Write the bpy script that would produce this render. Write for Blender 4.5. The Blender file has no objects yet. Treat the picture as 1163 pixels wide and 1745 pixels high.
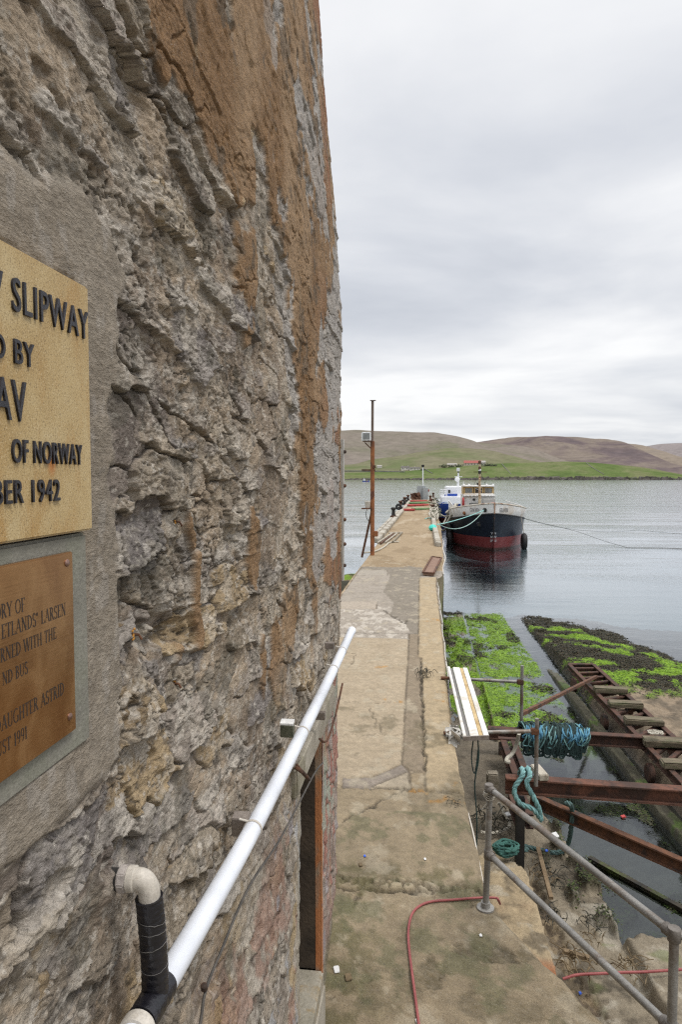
import bpy, bmesh, math, random
import numpy as np
from mathutils import Vector, Matrix
random.seed(7)
SC = bpy.context.scene
COL = SC.collection
R = math.radians

# ------------------------------------------------------------------ camera
F, CX, CY = 1163.0, 581.5, 872.5          # 24 mm lens on a 24 x 36 frame
YAW = math.atan(146.5 / F)
PIT = math.atan(60.5 / F)
EYE = np.array([0.0, 0.0, 5.2])
FW = np.array([-math.sin(YAW) * math.cos(PIT), math.cos(YAW) * math.cos(PIT), -math.sin(PIT)])
RT = np.array([math.cos(YAW), math.sin(YAW), 0.0])
UP = np.cross(RT, FW)
cam = bpy.data.cameras.new("camera")
cam.sensor_fit = 'VERTICAL'
cam.sensor_height = 36.0
cam.lens = 24.0
cam.clip_start = 0.05
cam.clip_end = 30000
co = bpy.data.objects.new("camera", cam)
COL.objects.link(co)
co.location = EYE
co.rotation_euler = (math.pi / 2 - PIT, 0, YAW)
SC.camera = co

# ------------------------------------------------------------------ sky, sun, exposure
SUN_EL, SUN_AZ = R(63), R(112)            # azimuth clockwise from +Y: right and a little behind
W = bpy.data.worlds.new("World")
SC.world = W
W.use_nodes = True


class NT:
    """small helper to write node trees"""
    def __init__(s, tree):
        s.t = tree
        s.n = tree.nodes
        s.l = tree.links

    def new(s, kind, **kw):
        nd = s.n.new(kind)
        for k, v in kw.items():
            setattr(nd, k, v)
        return nd

    def put(s, sock, v):
        if v is None:
            return
        if isinstance(v, bpy.types.NodeSocket):
            s.l.new(v, sock)
        else:
            if hasattr(sock, 'default_value'):
                try:
                    sock.default_value = v
                except Exception:
                    if isinstance(v, (tuple, list)) and len(v) == 3:
                        sock.default_value = (*v, 1)
                    else:
                        sock.default_value = (v, v, v, 1) if len(sock.default_value) == 4 else (v, v, v)

    def obj(s):
        return s.new('ShaderNodeTexCoord').outputs['Object']

    def pos(s):
        return s.new('ShaderNodeNewGeometry').outputs['Position']

    def mapv(s, vec, scale=(1, 1, 1), loc=(0, 0, 0), rot=(0, 0, 0)):
        m = s.new('ShaderNodeMapping')
        s.put(m.inputs['Vector'], vec)
        m.inputs['Scale'].default_value = scale
        m.inputs['Location'].default_value = loc
        m.inputs['Rotation'].default_value = rot
        return m.outputs[0]

    def noise(s, vec, scale, detail=4, rough=0.55, dist=0.0):
        n = s.new('ShaderNodeTexNoise')
        s.put(n.inputs['Vector'], vec)
        n.inputs['Scale'].default_value = scale
        n.inputs['Detail'].default_value = detail
        n.inputs['Roughness'].default_value = rough
        n.inputs['Distortion'].default_value = dist
        return n.outputs[0]

    def vor(s, vec, scale, feature='F1'):
        n = s.new('ShaderNodeTexVoronoi', feature=feature)
        s.put(n.inputs['Vector'], vec)
        n.inputs['Scale'].default_value = scale
        return n.outputs[0]

    def ramp(s, fac, stops, interp='LINEAR'):
        r = s.new('ShaderNodeValToRGB')
        r.color_ramp.interpolation = interp
        el = r.color_ramp.elements
        while len(el) < len(stops):
            el.new(0.5)
        for e, (p, c) in zip(el, stops):
            e.position = p
            e.color = (*c, 1) if isinstance(c, tuple) else (c, c, c, 1)
        s.put(r.inputs[0], fac)
        return r.outputs[0]

    def math(s, op, a, b=None, c=None, clamp=False):
        m = s.new('ShaderNodeMath', operation=op, use_clamp=clamp)
        for i, v in enumerate((a, b, c)):
            if v is not None:
                s.put(m.inputs[i], v)
        return m.outputs[0]

    def vmath(s, op, a, b=None):
        m = s.new('ShaderNodeVectorMath', operation=op)
        s.put(m.inputs[0], a)
        if b is not None:
            s.put(m.inputs[1], b)
        return m.outputs[0]

    def mix(s, fac, a, b, mode='MIX'):
        m = s.new('ShaderNodeMix', data_type='RGBA', blend_type=mode)
        m.clamp_factor = True
        s.put(m.inputs[0], fac)
        s.put(m.inputs[6], a if not (isinstance(a, tuple) and len(a) == 3) else (*a, 1))
        s.put(m.inputs[7], b if not (isinstance(b, tuple) and len(b) == 3) else (*b, 1))
        return m.outputs[2]

    def attr(s, name, out='Color'):
        a = s.new('ShaderNodeAttribute', attribute_name=name)
        return a.outputs[out]

    def sep(s, vec):
        x = s.new('ShaderNodeSeparateXYZ')
        s.put(x.inputs[0], vec)
        return x.outputs

    def bump(s, h, strength=0.4, dist=0.01, nrm=None):
        b = s.new('ShaderNodeBump')
        b.inputs['Strength'].default_value = strength
        b.inputs['Distance'].default_value = dist
        s.put(b.inputs['Height'], h)
        if nrm is not None:
            s.put(b.inputs['Normal'], nrm)
        return b.outputs[0]


w = NT(W.node_tree)
w.n.clear()
sky = w.new('ShaderNodeTexSky', sky_type='NISHITA')
sky.sun_disc = False
sky.sun_elevation = SUN_EL
sky.sun_rotation = SUN_AZ
sky.altitude = 10
dirv = w.new('ShaderNodeTexCoord').outputs['Generated']
dx, dy, dz = w.sep(dirv)[:3]
zz = w.math('ADD', w.math('MAXIMUM', dz, 0.0), 0.12)
cv = w.new('ShaderNodeCombineXYZ')
w.put(cv.inputs[0], w.math('DIVIDE', dx, zz))
w.put(cv.inputs[1], w.math('DIVIDE', dy, zz))
n1 = w.noise(w.mapv(cv.outputs[0], (0.62, 0.75, 1), (3.1, 1.7, 0)), 1.0, 7, 0.52, 0.3)
n2 = w.noise(w.mapv(cv.outputs[0], (0.2, 0.42, 1), (7.3, 0.4, 0)), 1.0, 4, 0.5, 0.1)
nn = w.math('ADD', w.math('MULTIPLY', n1, 0.6), w.math('MULTIPLY', n2, 0.55))
cl = w.ramp(nn, [(0.40, (0.49, 0.515, 0.565)), (0.49, (0.61, 0.63, 0.67)), (0.565, (0.74, 0.75, 0.77)), (0.64, (0.88, 0.88, 0.88))])
grad = w.ramp(dz, [(0.0, 1.03), (0.07, 0.98), (0.2, 0.99), (0.56, 1.02), (0.78, 1.85), (1.0, 2.5)])
clc = w.mix(1.0, cl, grad, 'MULTIPLY')
clc = w.vmath('SCALE', clc)
clc.node.inputs['Scale'].default_value = 10.0
skyc = w.mix(0.93, sky.outputs[0], clc)
bg = w.new('ShaderNodeBackground')
bg.inputs['Strength'].default_value = 0.1
w.put(bg.inputs[0], skyc)
w.put(w.new('ShaderNodeOutputWorld').inputs[0], bg.outputs[0])

sl = bpy.data.lights.new("sun", 'SUN')
sl.energy = 1.5
sl.angle = R(14)
sl.color = (1.0, 0.95, 0.88)
so = bpy.data.objects.new("sun", sl)
COL.objects.link(so)
so.location = (20, -10, 40)
sdir = Vector((math.sin(SUN_AZ) * math.cos(SUN_EL), math.cos(SUN_AZ) * math.cos(SUN_EL), math.sin(SUN_EL)))
so.rotation_euler = sdir.to_track_quat('Z', 'Y').to_euler()
SC.view_settings.view_transform = 'Standard'
SC.view_settings.look = 'None'
SC.view_settings.exposure = 0.25
SC.view_settings.gamma = 1.0
SC.render.engine = 'CYCLES'
SC.cycles.use_denoising = False
SC.cycles.max_bounces = 6
SC.cycles.diffuse_bounces = 3
SC.cycles.caustics_reflective = False
SC.cycles.sample_clamp_indirect = 4.0
SC.cycles.use_adaptive_sampling = False
SC.cycles.pixel_filter_type = 'BLACKMAN_HARRIS'
SC.cycles.filter_width = 1.3


# ------------------------------------------------------------------ helpers
def at(px, py, x=None, y=None, z=None):
    """world point seen at a photo pixel on the plane x=, y= or z="""
    d = FW * F + RT * (px - CX) + UP * (CY - py)
    if x is not None:
        t = (x - EYE[0]) / d[0]
    elif y is not None:
        t = (y - EYE[1]) / d[1]
    else:
        t = (z - EYE[2]) / d[2]
    return EYE + t * d


def V(p):
    return (float(p[0]), float(p[1]), float(p[2]))


def tag(o, label=None, cat=None, group=None, kind=None):
    if label:
        o['label'] = label
    if cat:
        o['category'] = cat
    if group:
        o['group'] = group
    if kind:
        o['kind'] = kind
    return o


def empty(name, loc=(0, 0, 0), label=None, cat=None, group=None, rz=0.0):
    o = bpy.data.objects.new(name, None)
    COL.objects.link(o)
    o.location = V(loc)
    o.rotation_euler = (0, 0, rz)
    o.empty_display_size = 0.1
    return tag(o, label, cat, group)


def link(name, me, mat, parent=None, world=True):
    """link a mesh written in world coordinates; under a parent keep it where it is"""
    o = bpy.data.objects.new(name, me)
    COL.objects.link(o)
    if mat is not None:
        me.materials.append(mat)
    if parent is not None:
        o.parent = parent
        if world:
            m = Matrix.Identity(4)
            p = parent
            chain = []
            while p is not None:
                chain.append(Matrix.LocRotScale(p.location, p.rotation_euler, p.scale))
                p = p.parent
            for c in reversed(chain):
                m = m @ c
            me.transform(m.inverted())
    return o


class MB:
    def __init__(s):
        s.v = []
        s.f = []

    def add(s, vs, fs):
        b = len(s.v)
        s.v += [V(p) for p in vs]
        s.f += [tuple(i + b for i in f) for f in fs]
        return s

    def frame(s, c, ax, ay, az, hx, hy, hz):
        c, ax, ay, az = [np.array(q, float) for q in (c, ax, ay, az)]
        vs = [c + ax * hx * i + ay * hy * j + az * hz * k for i in (-1, 1) for j in (-1, 1) for k in (-1, 1)]
        return s.add(vs, [(0, 1, 3, 2), (4, 6, 7, 5), (0, 4, 5, 1), (2, 3, 7, 6), (0, 2, 6, 4), (1, 5, 7, 3)])

    def box(s, x0, x1, y0, y1, z0, z1):
        return s.frame(((x0 + x1) / 2, (y0 + y1) / 2, (z0 + z1) / 2), (1, 0, 0), (0, 1, 0), (0, 0, 1),
                       abs(x1 - x0) / 2, abs(y1 - y0) / 2, abs(z1 - z0) / 2)

    def bar(s, a, b, wd, ht, up=(0, 0, 1)):
        """box beam from a to b"""
        a, b, up = [np.array(q, float) for q in (a, b, up)]
        d = b - a
        L = np.linalg.norm(d)
        d = d / L
        sx = np.cross(d, up)
        sx /= np.linalg.norm(sx)
        uz = np.cross(sx, d)
        return s.frame((a + b) / 2, sx, d, uz, wd / 2, L / 2, ht / 2)

    def tube(s, pts, r, seg=10, closed=False, caps=True):
        P = [np.array(p, float) for p in pts]
        n = len(P)
        rs = r if hasattr(r, '__len__') else [r] * n
        b = len(s.v)
        prev = None
        for i in range(n):
            if closed:
                t = P[(i + 1) % n] - P[i - 1]
            else:
                t = P[min(i + 1, n - 1)] - P[max(i - 1, 0)]
            t = t / (np.linalg.norm(t) + 1e-12)
            if prev is None:
                a = np.array([0, 0, 1.0]) if abs(t[2]) < 0.9 else np.array([1.0, 0, 0])
                u = np.cross(t, a)
            else:
                u = prev - t * np.dot(prev, t)
            u /= np.linalg.norm(u) + 1e-12
            prev = u
            vv = np.cross(t, u)
            for k in range(seg):
                an = 2 * math.pi * k / seg
                s.v.append(V(P[i] + rs[i] * (math.cos(an) * u + math.sin(an) * vv)))
        m = n if closed else n - 1
        for i in range(m):
            j = (i + 1) % n
            for k in range(seg):
                k2 = (k + 1) % seg
                s.f.append((b + i * seg + k, b + i * seg + k2, b + j * seg + k2, b + j * seg + k))
        if caps and not closed:
            s.f.append(tuple(b + k for k in reversed(range(seg))))
            s.f.append(tuple(b + (n - 1) * seg + k for k in range(seg)))
        return s

    def lathe(s, c, axis, prof, seg=16):
        """prof: list of (distance along axis, radius)"""
        axis = np.array(axis, float)
        axis /= np.linalg.norm(axis)
        a = np.array([0, 0, 1.0]) if abs(axis[2]) < 0.9 else np.array([1.0, 0, 0])
        u = np.cross(axis, a)
        u /= np.linalg.norm(u)
        vv = np.cross(axis, u)
        b = len(s.v)
        for h, r in prof:
            for k in range(seg):
                an = 2 * math.pi * k / seg
                s.v.append(V(np.array(c) + axis * h + r * (math.cos(an) * u + math.sin(an) * vv)))
        for i in range(len(prof) - 1):
            for k in range(seg):
                k2 = (k + 1) % seg
                s.f.append((b + i * seg + k, b + i * seg + k2, b + (i + 1) * seg + k2, b + (i + 1) * seg + k))
        s.f.append(tuple(b + k for k in reversed(range(seg))))
        s.f.append(tuple(b + (len(prof) - 1) * seg + k for k in range(seg)))
        return s

    def prism(s, poly, z0, z1):
        n = len(poly)
        vs = [(p[0], p[1], z0) for p in poly] + [(p[0], p[1], z1) for p in poly]
        fs = [tuple(reversed(range(n))), tuple(range(n, 2 * n))] + [(i, (i + 1) % n, n + (i + 1) % n, n + i) for i in range(n)]
        return s.add(vs, fs)

    def build(s, name, mat, parent=None, smooth=False, bevel=0.0, seg=2, rough=0.0, world=True):
        me = bpy.data.meshes.new(name)
        me.from_pydata(s.v, [], s.f)
        bm = bmesh.new()
        bm.from_mesh(me)
        bmesh.ops.recalc_face_normals(bm, faces=bm.faces)
        if bevel:
            es = [e for e in bm.edges if len(e.link_faces) == 2 and e.calc_face_angle(0) > 0.6]
            bmesh.ops.bevel(bm, geom=es, offset=bevel, segments=seg, affect='EDGES', clamp_overlap=True)
        if rough:
            for vtx in bm.verts:
                vtx.co += Vector((random.uniform(-1, 1), random.uniform(-1, 1), random.uniform(-1, 1))) * rough
        bm.to_mesh(me)
        bm.free()
        if smooth:
            me.polygons.foreach_set('use_smooth', [True] * len(me.polygons))
            try:
                me.set_sharp_from_angle(angle=R(40))
            except Exception:
                pass
        return link(name, me, mat, parent, world)


def smooth_path(pts, n=8):
    P = [np.array(p, float) for p in pts]
    P = [2 * P[0] - P[1]] + P + [2 * P[-1] - P[-2]]
    out = []
    for i in range(1, len(P) - 2):
        p0, p1, p2, p3 = P[i - 1:i + 3]
        for k in range(n):
            t = k / n
            out.append(0.5 * (2 * p1 + (p2 - p0) * t + (2 * p0 - 5 * p1 + 4 * p2 - p3) * t * t + (3 * p1 - p0 - 3 * p2 + p3) * t ** 3))
    out.append(P[-2])
    return out


def sag(a, b, s, n=24):
    a, b = np.array(a, float), np.array(b, float)
    return [a + (b - a) * t - np.array([0, 0, s * 4 * t * (1 - t)]) for t in np.linspace(0, 1, n)]


def strand_rope(mb, pts, r, pitch=None, nst=3, seg=6, step=None):
    """laid rope: three helical strands round a path"""
    P = np.array(pts, float)
    sl_ = np.concatenate([[0], np.cumsum(np.linalg.norm(np.diff(P, axis=0), axis=1))])
    L = sl_[-1]
    step = step or r * 0.8
    n = max(8, int(L / step))
    q = np.linspace(0, L, n)
    C = np.stack([np.interp(q, sl_, P[:, i]) for i in range(3)], 1)
    T = np.gradient(C, axis=0)
    T /= np.linalg.norm(T, axis=1)[:, None] + 1e-9
    pitch = pitch or r * 7
    ref = np.array([0.31, 0.22, 0.92])
    U = np.cross(T, ref)
    U /= np.linalg.norm(U, axis=1)[:, None] + 1e-9
    B = np.cross(T, U)
    for k in range(nst):
        an = 2 * np.pi * (q / pitch + k / nst)
        S = C + (np.cos(an)[:, None] * U + np.sin(an)[:, None] * B) * r * 0.5
        mb.tube(S, r * 0.58, seg)
    return mb


# numpy noise -----------------------------------------------------
_rng = np.random.default_rng(11)
_T = _rng.random((8, 256, 256)).astype(np.float32)


def vn(x, y, k=0):
    xi = np.floor(x).astype(np.int64)
    yi = np.floor(y).astype(np.int64)
    fx = (x - xi).astype(np.float32)
    fy = (y - yi).astype(np.float32)
    fx = fx * fx * fx * (fx * (fx * 6 - 15) + 10)
    fy = fy * fy * fy * (fy * (fy * 6 - 15) + 10)
    T = _T[k % 8]
    x0, x1, y0, y1 = xi & 255, (xi + 1) & 255, yi & 255, (yi + 1) & 255
    a = T[x0, y0] * (1 - fx) + T[x1, y0] * fx
    b = T[x0, y1] * (1 - fx) + T[x1, y1] * fx
    return a * (1 - fy) + b * fy


def fbm(x, y, o=4, k=0, g=0.5):
    s_, a, t = 0.0, 1.0, 0.0
    for i in range(o):
        s_ = s_ + a * vn(x * 2 ** i + 17.3 * i, y * 2 ** i + 9.1 * i, k + i)
        t += a
        a *= g
    return s_ / t


def sst(a, b, x):
    t = np.clip((x - a) / (b - a), 0, 1)
    return t * t * (3 - 2 * t)


def vorn(x, y, k=0, jit=0.9):
    """jittered-grid Voronoi: F1, F2, cell randoms, offset inside the cell"""
    xi = np.floor(x).astype(np.int64)
    yi = np.floor(y).astype(np.int64)
    f1 = np.full(x.shape, 9.0, np.float32)
    f2 = f1.copy()
    cx_ = np.zeros(x.shape, np.int64)
    cy_ = cx_.copy()
    ox = np.zeros(x.shape, np.float32)
    oy = ox.copy()
    for i in (-1, 0, 1):
        for j in (-1, 0, 1):
            gx, gy = xi + i, yi + j
            px_ = gx + 0.5 + (_T[k % 8][gx & 255, gy & 255] - 0.5) * jit
            py_ = gy + 0.5 + (_T[(k + 1) % 8][gx & 255, gy & 255] - 0.5) * jit
            ddx = (x - px_).astype(np.float32)
            ddy = (y - py_).astype(np.float32)
            d = np.maximum(np.abs(ddx), np.abs(ddy)) * 0.6 + 0.4 * np.sqrt(ddx ** 2 + ddy ** 2)
            m = d < f1
            f2 = np.where(m, f1, np.minimum(f2, d))
            f1 = np.where(m, d, f1)
            cx_ = np.where(m, gx, cx_)
            cy_ = np.where(m, gy, cy_)
            ox = np.where(m, ddx, ox)
            oy = np.where(m, ddy, oy)
    rn = [_T[(k + 2 + q) % 8][cx_ & 255, cy_ & 255] for q in range(4)]
    return f1, f2, rn, ox, oy


def inpoly(x, y, poly):
    c = np.zeros(x.shape, bool)
    n = len(poly)
    for i in range(n):
        x0, y0 = poly[i][:2]
        x1, y1 = poly[(i + 1) % n][:2]
        if y0 == y1:
            continue
        m = ((y0 > y) != (y1 > y)) & (x < (x1 - x0) * (y - y0) / (y1 - y0) + x0)
        c ^= m
    return c


def pdist(x, y, pl):
    d = np.full(x.shape, 1e9)
    for (x0, y0), (x1, y1) in zip(pl[:-1], pl[1:]):
        L2 = (x1 - x0) ** 2 + (y1 - y0) ** 2 + 1e-12
        t = np.clip(((x - x0) * (x1 - x0) + (y - y0) * (y1 - y0)) / L2, 0, 1)
        d = np.minimum(d, np.hypot(x - x0 - t * (x1 - x0), y - y0 - t * (y1 - y0)))
    return d


def lerp(a, b, t):
    return a + (np.asarray(b) - a) * t[..., None]


def grid_mesh(name, P, mat, tint=None, keep=None, parent=None, flip=False, extra=None):
    """P: (n,m,3) array of world points -> one mesh object, optional per-vertex tint colour"""
    n, m = P.shape[:2]
    idx = np.arange(n * m).reshape(n, m)
    q = np.stack([idx[:-1, :-1], idx[1:, :-1], idx[1:, 1:], idx[:-1, 1:]], -1).reshape(-1, 4)
    if keep is not None:
        q = q[keep.reshape(-1)]
    if flip:
        q = q[:, ::-1]
    me = bpy.data.meshes.new(name)
    me.vertices.add(n * m)
    me.vertices.foreach_set('co', P.astype(np.float32).reshape(-1))
    me.loops.add(q.size)
    me.loops.foreach_set('vertex_index', q.reshape(-1).astype(np.int32))
    me.polygons.add(len(q))
    me.polygons.foreach_set('loop_start', np.arange(0, q.size, 4, dtype=np.int32))
    me.polygons.foreach_set('use_smooth', np.ones(len(q), bool))
    me.update(calc_edges=True)
    if tint is not None:
        a = me.attributes.new('tint', 'FLOAT_COLOR', 'POINT')
        c = np.ones((n * m, 4), np.float32)
        c[:, :3] = tint.reshape(-1, 3)
        a.data.foreach_set('color', c.reshape(-1))
    for k, arr in (extra or {}).items():
        a = me.attributes.new(k, 'FLOAT', 'POINT')
        a.data.foreach_set('value', arr.astype(np.float32).reshape(-1))
    return link(name, me, mat, parent)


def soup_mesh(name, verts, faces, mat, parent=None, tint=None):
    """verts (N,3), faces (M,3) numpy"""
    me = bpy.data.meshes.new(name)
    me.vertices.add(len(verts))
    me.vertices.foreach_set('co', verts.astype(np.float32).reshape(-1))
    k = faces.shape[1]
    me.loops.add(faces.size)
    me.loops.foreach_set('vertex_index', faces.reshape(-1).astype(np.int32))
    me.polygons.add(len(faces))
    me.polygons.foreach_set('loop_start', np.arange(0, faces.size, k, dtype=np.int32))
    me.update(calc_edges=True)
    if tint is not None:
        a = me.attributes.new('tint', 'FLOAT_COLOR', 'POINT')
        c = np.ones((len(verts), 4), np.float32)
        c[:, :3] = tint
        a.data.foreach_set('color', c.reshape(-1))
    return link(name, me, mat, parent)


# ------------------------------------------------------------------ materials
MATS = {}


def newmat(name):
    m = bpy.data.materials.new(name)
    m.use_nodes = True
    t = NT(m.node_tree)
    t.n.clear()
    b = t.new('ShaderNodeBsdfPrincipled')
    o = t.new('ShaderNodeOutputMaterial')
    t.l.new(b.outputs[0], o.inputs[0])
    return m, t, b


def weathered(name, c1, c2, c3=None, scale=6.0, rough=0.7, metal=0.0, bump=0.3, fine=60.0, stretch=(1, 1, 1), spots=0.0,
              spotc=(0.05, 0.04, 0.03), bd=0.01, lo=0.35, hi=0.65):
    if name in MATS:
        return MATS[name]
    m, t, b = newmat(name)
    v = t.mapv(t.obj(), stretch)
    n = t.noise(v, scale, 6, 0.62)
    col = t.ramp(n, [(lo, c1), (hi, c2)])
    if c3:
        n3 = t.noise(t.mapv(v, (1, 1, 1), (5.2, 3.1, 8.8)), scale * 0.6, 7, 0.65, 0.4)
        col = t.mix(t.ramp(n3, [(0.52, 0.0), (0.62, 1.0)]), col, c3)
    f = t.noise(v, fine, 4, 0.6)
    col = t.mix(1.0, col, t.ramp(f, [(0.3, 0.82), (0.7, 1.12)]), 'MULTIPLY')
    if spots:
        sp = t.noise(t.mapv(v, (1, 1, 1), (1.2, 9.1, 4.8)), fine * 0.45, 5, 0.7)
        col = t.mix(t.math('MULTIPLY', t.ramp(sp, [(0.58, 0.0), (0.68, 1.0)]), spots), col, spotc)
    t.put(b.inputs['Base Color'], col)
    t.put(b.inputs['Roughness'], t.ramp(n, [(0.2, max(0.05, rough - 0.1)), (0.8, min(1, rough + 0.12))]))
    b.inputs['Metallic'].default_value = metal
    if bump:
        h = t.math('ADD', t.math('MULTIPLY', n, 0.5), f)
        t.put(b.inputs['Normal'], t.bump(h, bump, bd))
    MATS[name] = m
    return m


def tinted(name, fine=120.0, mid=18.0, bump=0.6, bd=0.006, rough=0.9, lo=0.72, hi=1.25, speck=0.0, stretch=(1, 1, 1), wet=False):
    """surface whose own patch colours come from the mesh's tint, broken up by fine noise"""
    m, t, b = newmat(name)
    v = t.mapv(t.pos(), stretch)
    n = t.noise(v, mid, 7, 0.68, 0.2)
    f = t.noise(v, fine, 5, 0.7)
    g = t.noise(v, fine * 2.7, 3, 0.6)
    col = t.mix(1.0, t.attr('tint'), t.ramp(n, [(0.28, lo), (0.72, hi)]), 'MULTIPLY')
    col = t.mix(1.0, col, t.ramp(f, [(0.25, 0.7), (0.75, 1.28)]), 'MULTIPLY')
    if speck:
        col = t.mix(t.math('MULTIPLY', t.ramp(g, [(0.60, 0.0), (0.72, 1.0)]), speck), col, (0.50, 0.47, 0.42))
        sp2 = t.noise(t.mapv(v, (1, 1, 1), (4, 2, 7)), fine * 0.35, 6, 0.75)
        col = t.mix(t.math('MULTIPLY', t.ramp(sp2, [(0.62, 0.0), (0.72, 1.0)]), speck * 1.3), col, (0.06, 0.052, 0.045))
    t.put(b.inputs['Base Color'], col)
    if wet:
        wt = t.attr('wet', 'Fac')
        t.put(b.inputs['Roughness'], t.ramp(wt, [(0.0, rough), (1.0, 0.16)]))
    else:
        b.inputs['Roughness'].default_value = rough
    b.inputs['Specular IOR Level'].default_value = 0.3
    h = t.math('ADD', t.math('ADD', t.math('MULTIPLY', n, 1.6), f), t.math('MULTIPLY', g, 0.4))
    t.put(b.inputs['Normal'], t.bump(h, bump, bd))
    return m


RUST = weathered('rust', (0.075, 0.035, 0.02), (0.17, 0.075, 0.038), (0.05, 0.033, 0.026), 9, 0.85, 0.15, 0.6, 80, spots=0.5)
RUST_RED = weathered('rusty_red_steel', (0.048, 0.025, 0.018), (0.11, 0.052, 0.034), (0.035, 0.025, 0.02), 6, 0.85, 0.1, 0.9, 45, spots=0.8)
RUST_TOP = weathered('flaking_red_steel', (0.075, 0.034, 0.022), (0.165, 0.070, 0.043), (0.055, 0.03, 0.022), 4, 0.85, 0.1, 0.9, 30, spots=0.8)
RUST_ORANGE = weathered('orange_rust_pole', (0.20, 0.075, 0.03), (0.33, 0.13, 0.05), (0.12, 0.05, 0.03), 4, 0.85, 0.1, 0.5, 50)
GALV = weathered('galvanised_tube', (0.20, 0.19, 0.175), (0.33, 0.32, 0.30), (0.17, 0.13, 0.10), 5, 0.55, 0.55, 0.25, 90, spots=0.35, spotc=(0.14, 0.09, 0.06))
WOOD_OLD = weathered('old_grey_timber', (0.16, 0.135, 0.10), (0.30, 0.26, 0.20), (0.12, 0.11, 0.06), 5, 0.9, 0, 0.7, 40, (1, 6, 6), 0.5)
WOOD_BLOCK = weathered('mossy_timber_block', (0.085, 0.068, 0.043), (0.20, 0.165, 0.11), (0.075, 0.08, 0.035), 6, 0.9, 0, 0.7, 50, (1, 5, 5), 0.5)
WOOD_PALE = weathered('pale_timber', (0.34, 0.30, 0.24), (0.46, 0.42, 0.35), (0.24, 0.20, 0.15), 4, 0.85, 0, 0.5, 40, (4, 1, 4), 0.4)
PVC = weathered('white_plastic_pipe', (0.69, 0.72, 0.78), (0.71, 0.74, 0.80), None, 1.5, 0.42, 0, 0.0, 3, spots=0.0, spotc=(0.45, 0.43, 0.40))
PVC_OLD = weathered('yellowed_plastic', (0.47, 0.43, 0.37), (0.58, 0.54, 0.48), None, 12, 0.5, 0, 0.1, 160, spots=0.35, spotc=(0.3, 0.24, 0.17))
TAPE = weathered('black_tape', (0.006, 0.006, 0.009), (0.016, 0.015, 0.020), None, 14, 0.33, 0, 0.5, 40)
WHITE = weathered('white_boat_paint', (0.66, 0.65, 0.62), (0.78, 0.77, 0.75), (0.60, 0.53, 0.45), 1.2, 0.5, 0, 0.1, 12)
WHITE_C = weathered('clean_white_paint', (0.70, 0.71, 0.73), (0.78, 0.79, 0.80), None, 1.0, 0.45, 0, 0.05, 10)
BLUE = weathered('bright_blue_paint', (0.010, 0.045, 0.27), (0.015, 0.065, 0.36), None, 1.0, 0.45, 0, 0.1, 10)
DARK = weathered('dark_grime', (0.012, 0.011, 0.010), (0.03, 0.027, 0.022), None, 6, 0.8, 0, 0.4, 60)
RUBBER = weathered('black_rubber', (0.010, 0.010, 0.011), (0.022, 0.021, 0.021), None, 5, 0.7, 0, 0.3, 30)
GREYBOX = weathered('grey_metal_box', (0.30, 0.32, 0.32), (0.38, 0.40, 0.40), None, 1.5, 0.6, 0.1, 0.1, 12)
GLASSY = weathered('dark_window', (0.03, 0.035, 0.04), (0.06, 0.065, 0.07), None, 2, 0.12, 0, 0.0, 5)
GLASS_PALE = weathered('hazy_window', (0.16, 0.17, 0.17), (0.26, 0.27, 0.27), None, 2, 0.15, 0, 0.0, 5)
ROPE_PALE = weathered('pale_rope', (0.36, 0.33, 0.27), (0.50, 0.47, 0.40), None, 20, 0.9, 0, 0.4, 120)
ROPE_TEAL = weathered('teal_rope', (0.13, 0.29, 0.29), (0.24, 0.43, 0.43), (0.10, 0.20, 0.20), 12, 0.8, 0, 0.3, 150)
ROPE_CYAN = weathered('cyan_rope', (0.22, 0.52, 0.50), (0.38, 0.66, 0.62), None, 6, 0.8, 0, 0.2, 60)
ROPE_DARK = weathered('dark_green_rope', (0.016, 0.030, 0.030), (0.035, 0.07, 0.065), None, 12, 0.9, 0, 0.3, 120)
ROPE_BLUE = weathered('blue_rope', (0.05, 0.17, 0.27), (0.12, 0.32, 0.45), None, 12, 0.8, 0, 0.3, 120)
HOSE_RED = weathered('red_hose', (0.22, 0.045, 0.045), (0.31, 0.085, 0.08), None, 6, 0.6, 0, 0.15, 60)
RED = weathered('red_paint', (0.33, 0.03, 0.03), (0.45, 0.055, 0.05), None, 2, 0.6, 0, 0.1, 20)
GREENP = weathered('green_paint', (0.13, 0.24, 0.10), (0.20, 0.32, 0.15), None, 2, 0.7, 0, 0.1, 20)
CYANP = weathered('turquoise_plastic', (0.03, 0.50, 0.42), (0.05, 0.60, 0.50), None, 2, 0.5, 0, 0.1, 20)
LITTER = weathered('white_litter', (0.6, 0.6, 0.6), (0.8, 0.8, 0.78), None, 10, 0.5, 0, 0.3, 60)
LITTER_B = weathered('blue_litter', (0.03, 0.10, 0.55), (0.05, 0.16, 0.7), None, 10, 0.5, 0, 0.1, 60)
WEEDM = weathered('dried_seaweed', (0.012, 0.012, 0.009), (0.04, 0.036, 0.02), None, 10, 0.6, 0, 0.5, 60)
WEED_TAN = weathered('tan_debris', (0.09, 0.06, 0.03), (0.20, 0.15, 0.085), None, 10, 0.9, 0, 0.5, 60)
YELLOWP = weathered('ochre_window_frame', (0.42, 0.27, 0.10), (0.50, 0.36, 0.17), None, 2, 0.6, 0, 0.1, 20)
MASTP = weathered('buff_mast_paint', (0.46, 0.36, 0.22), (0.56, 0.46, 0.32), (0.25, 0.12, 0.06), 3, 0.6, 0, 0.1, 20)
STEELB = weathered('bracket_metal', (0.20, 0.17, 0.15), (0.30, 0.26, 0.23), None, 20, 0.5, 0.5, 0.2, 100)
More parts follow.
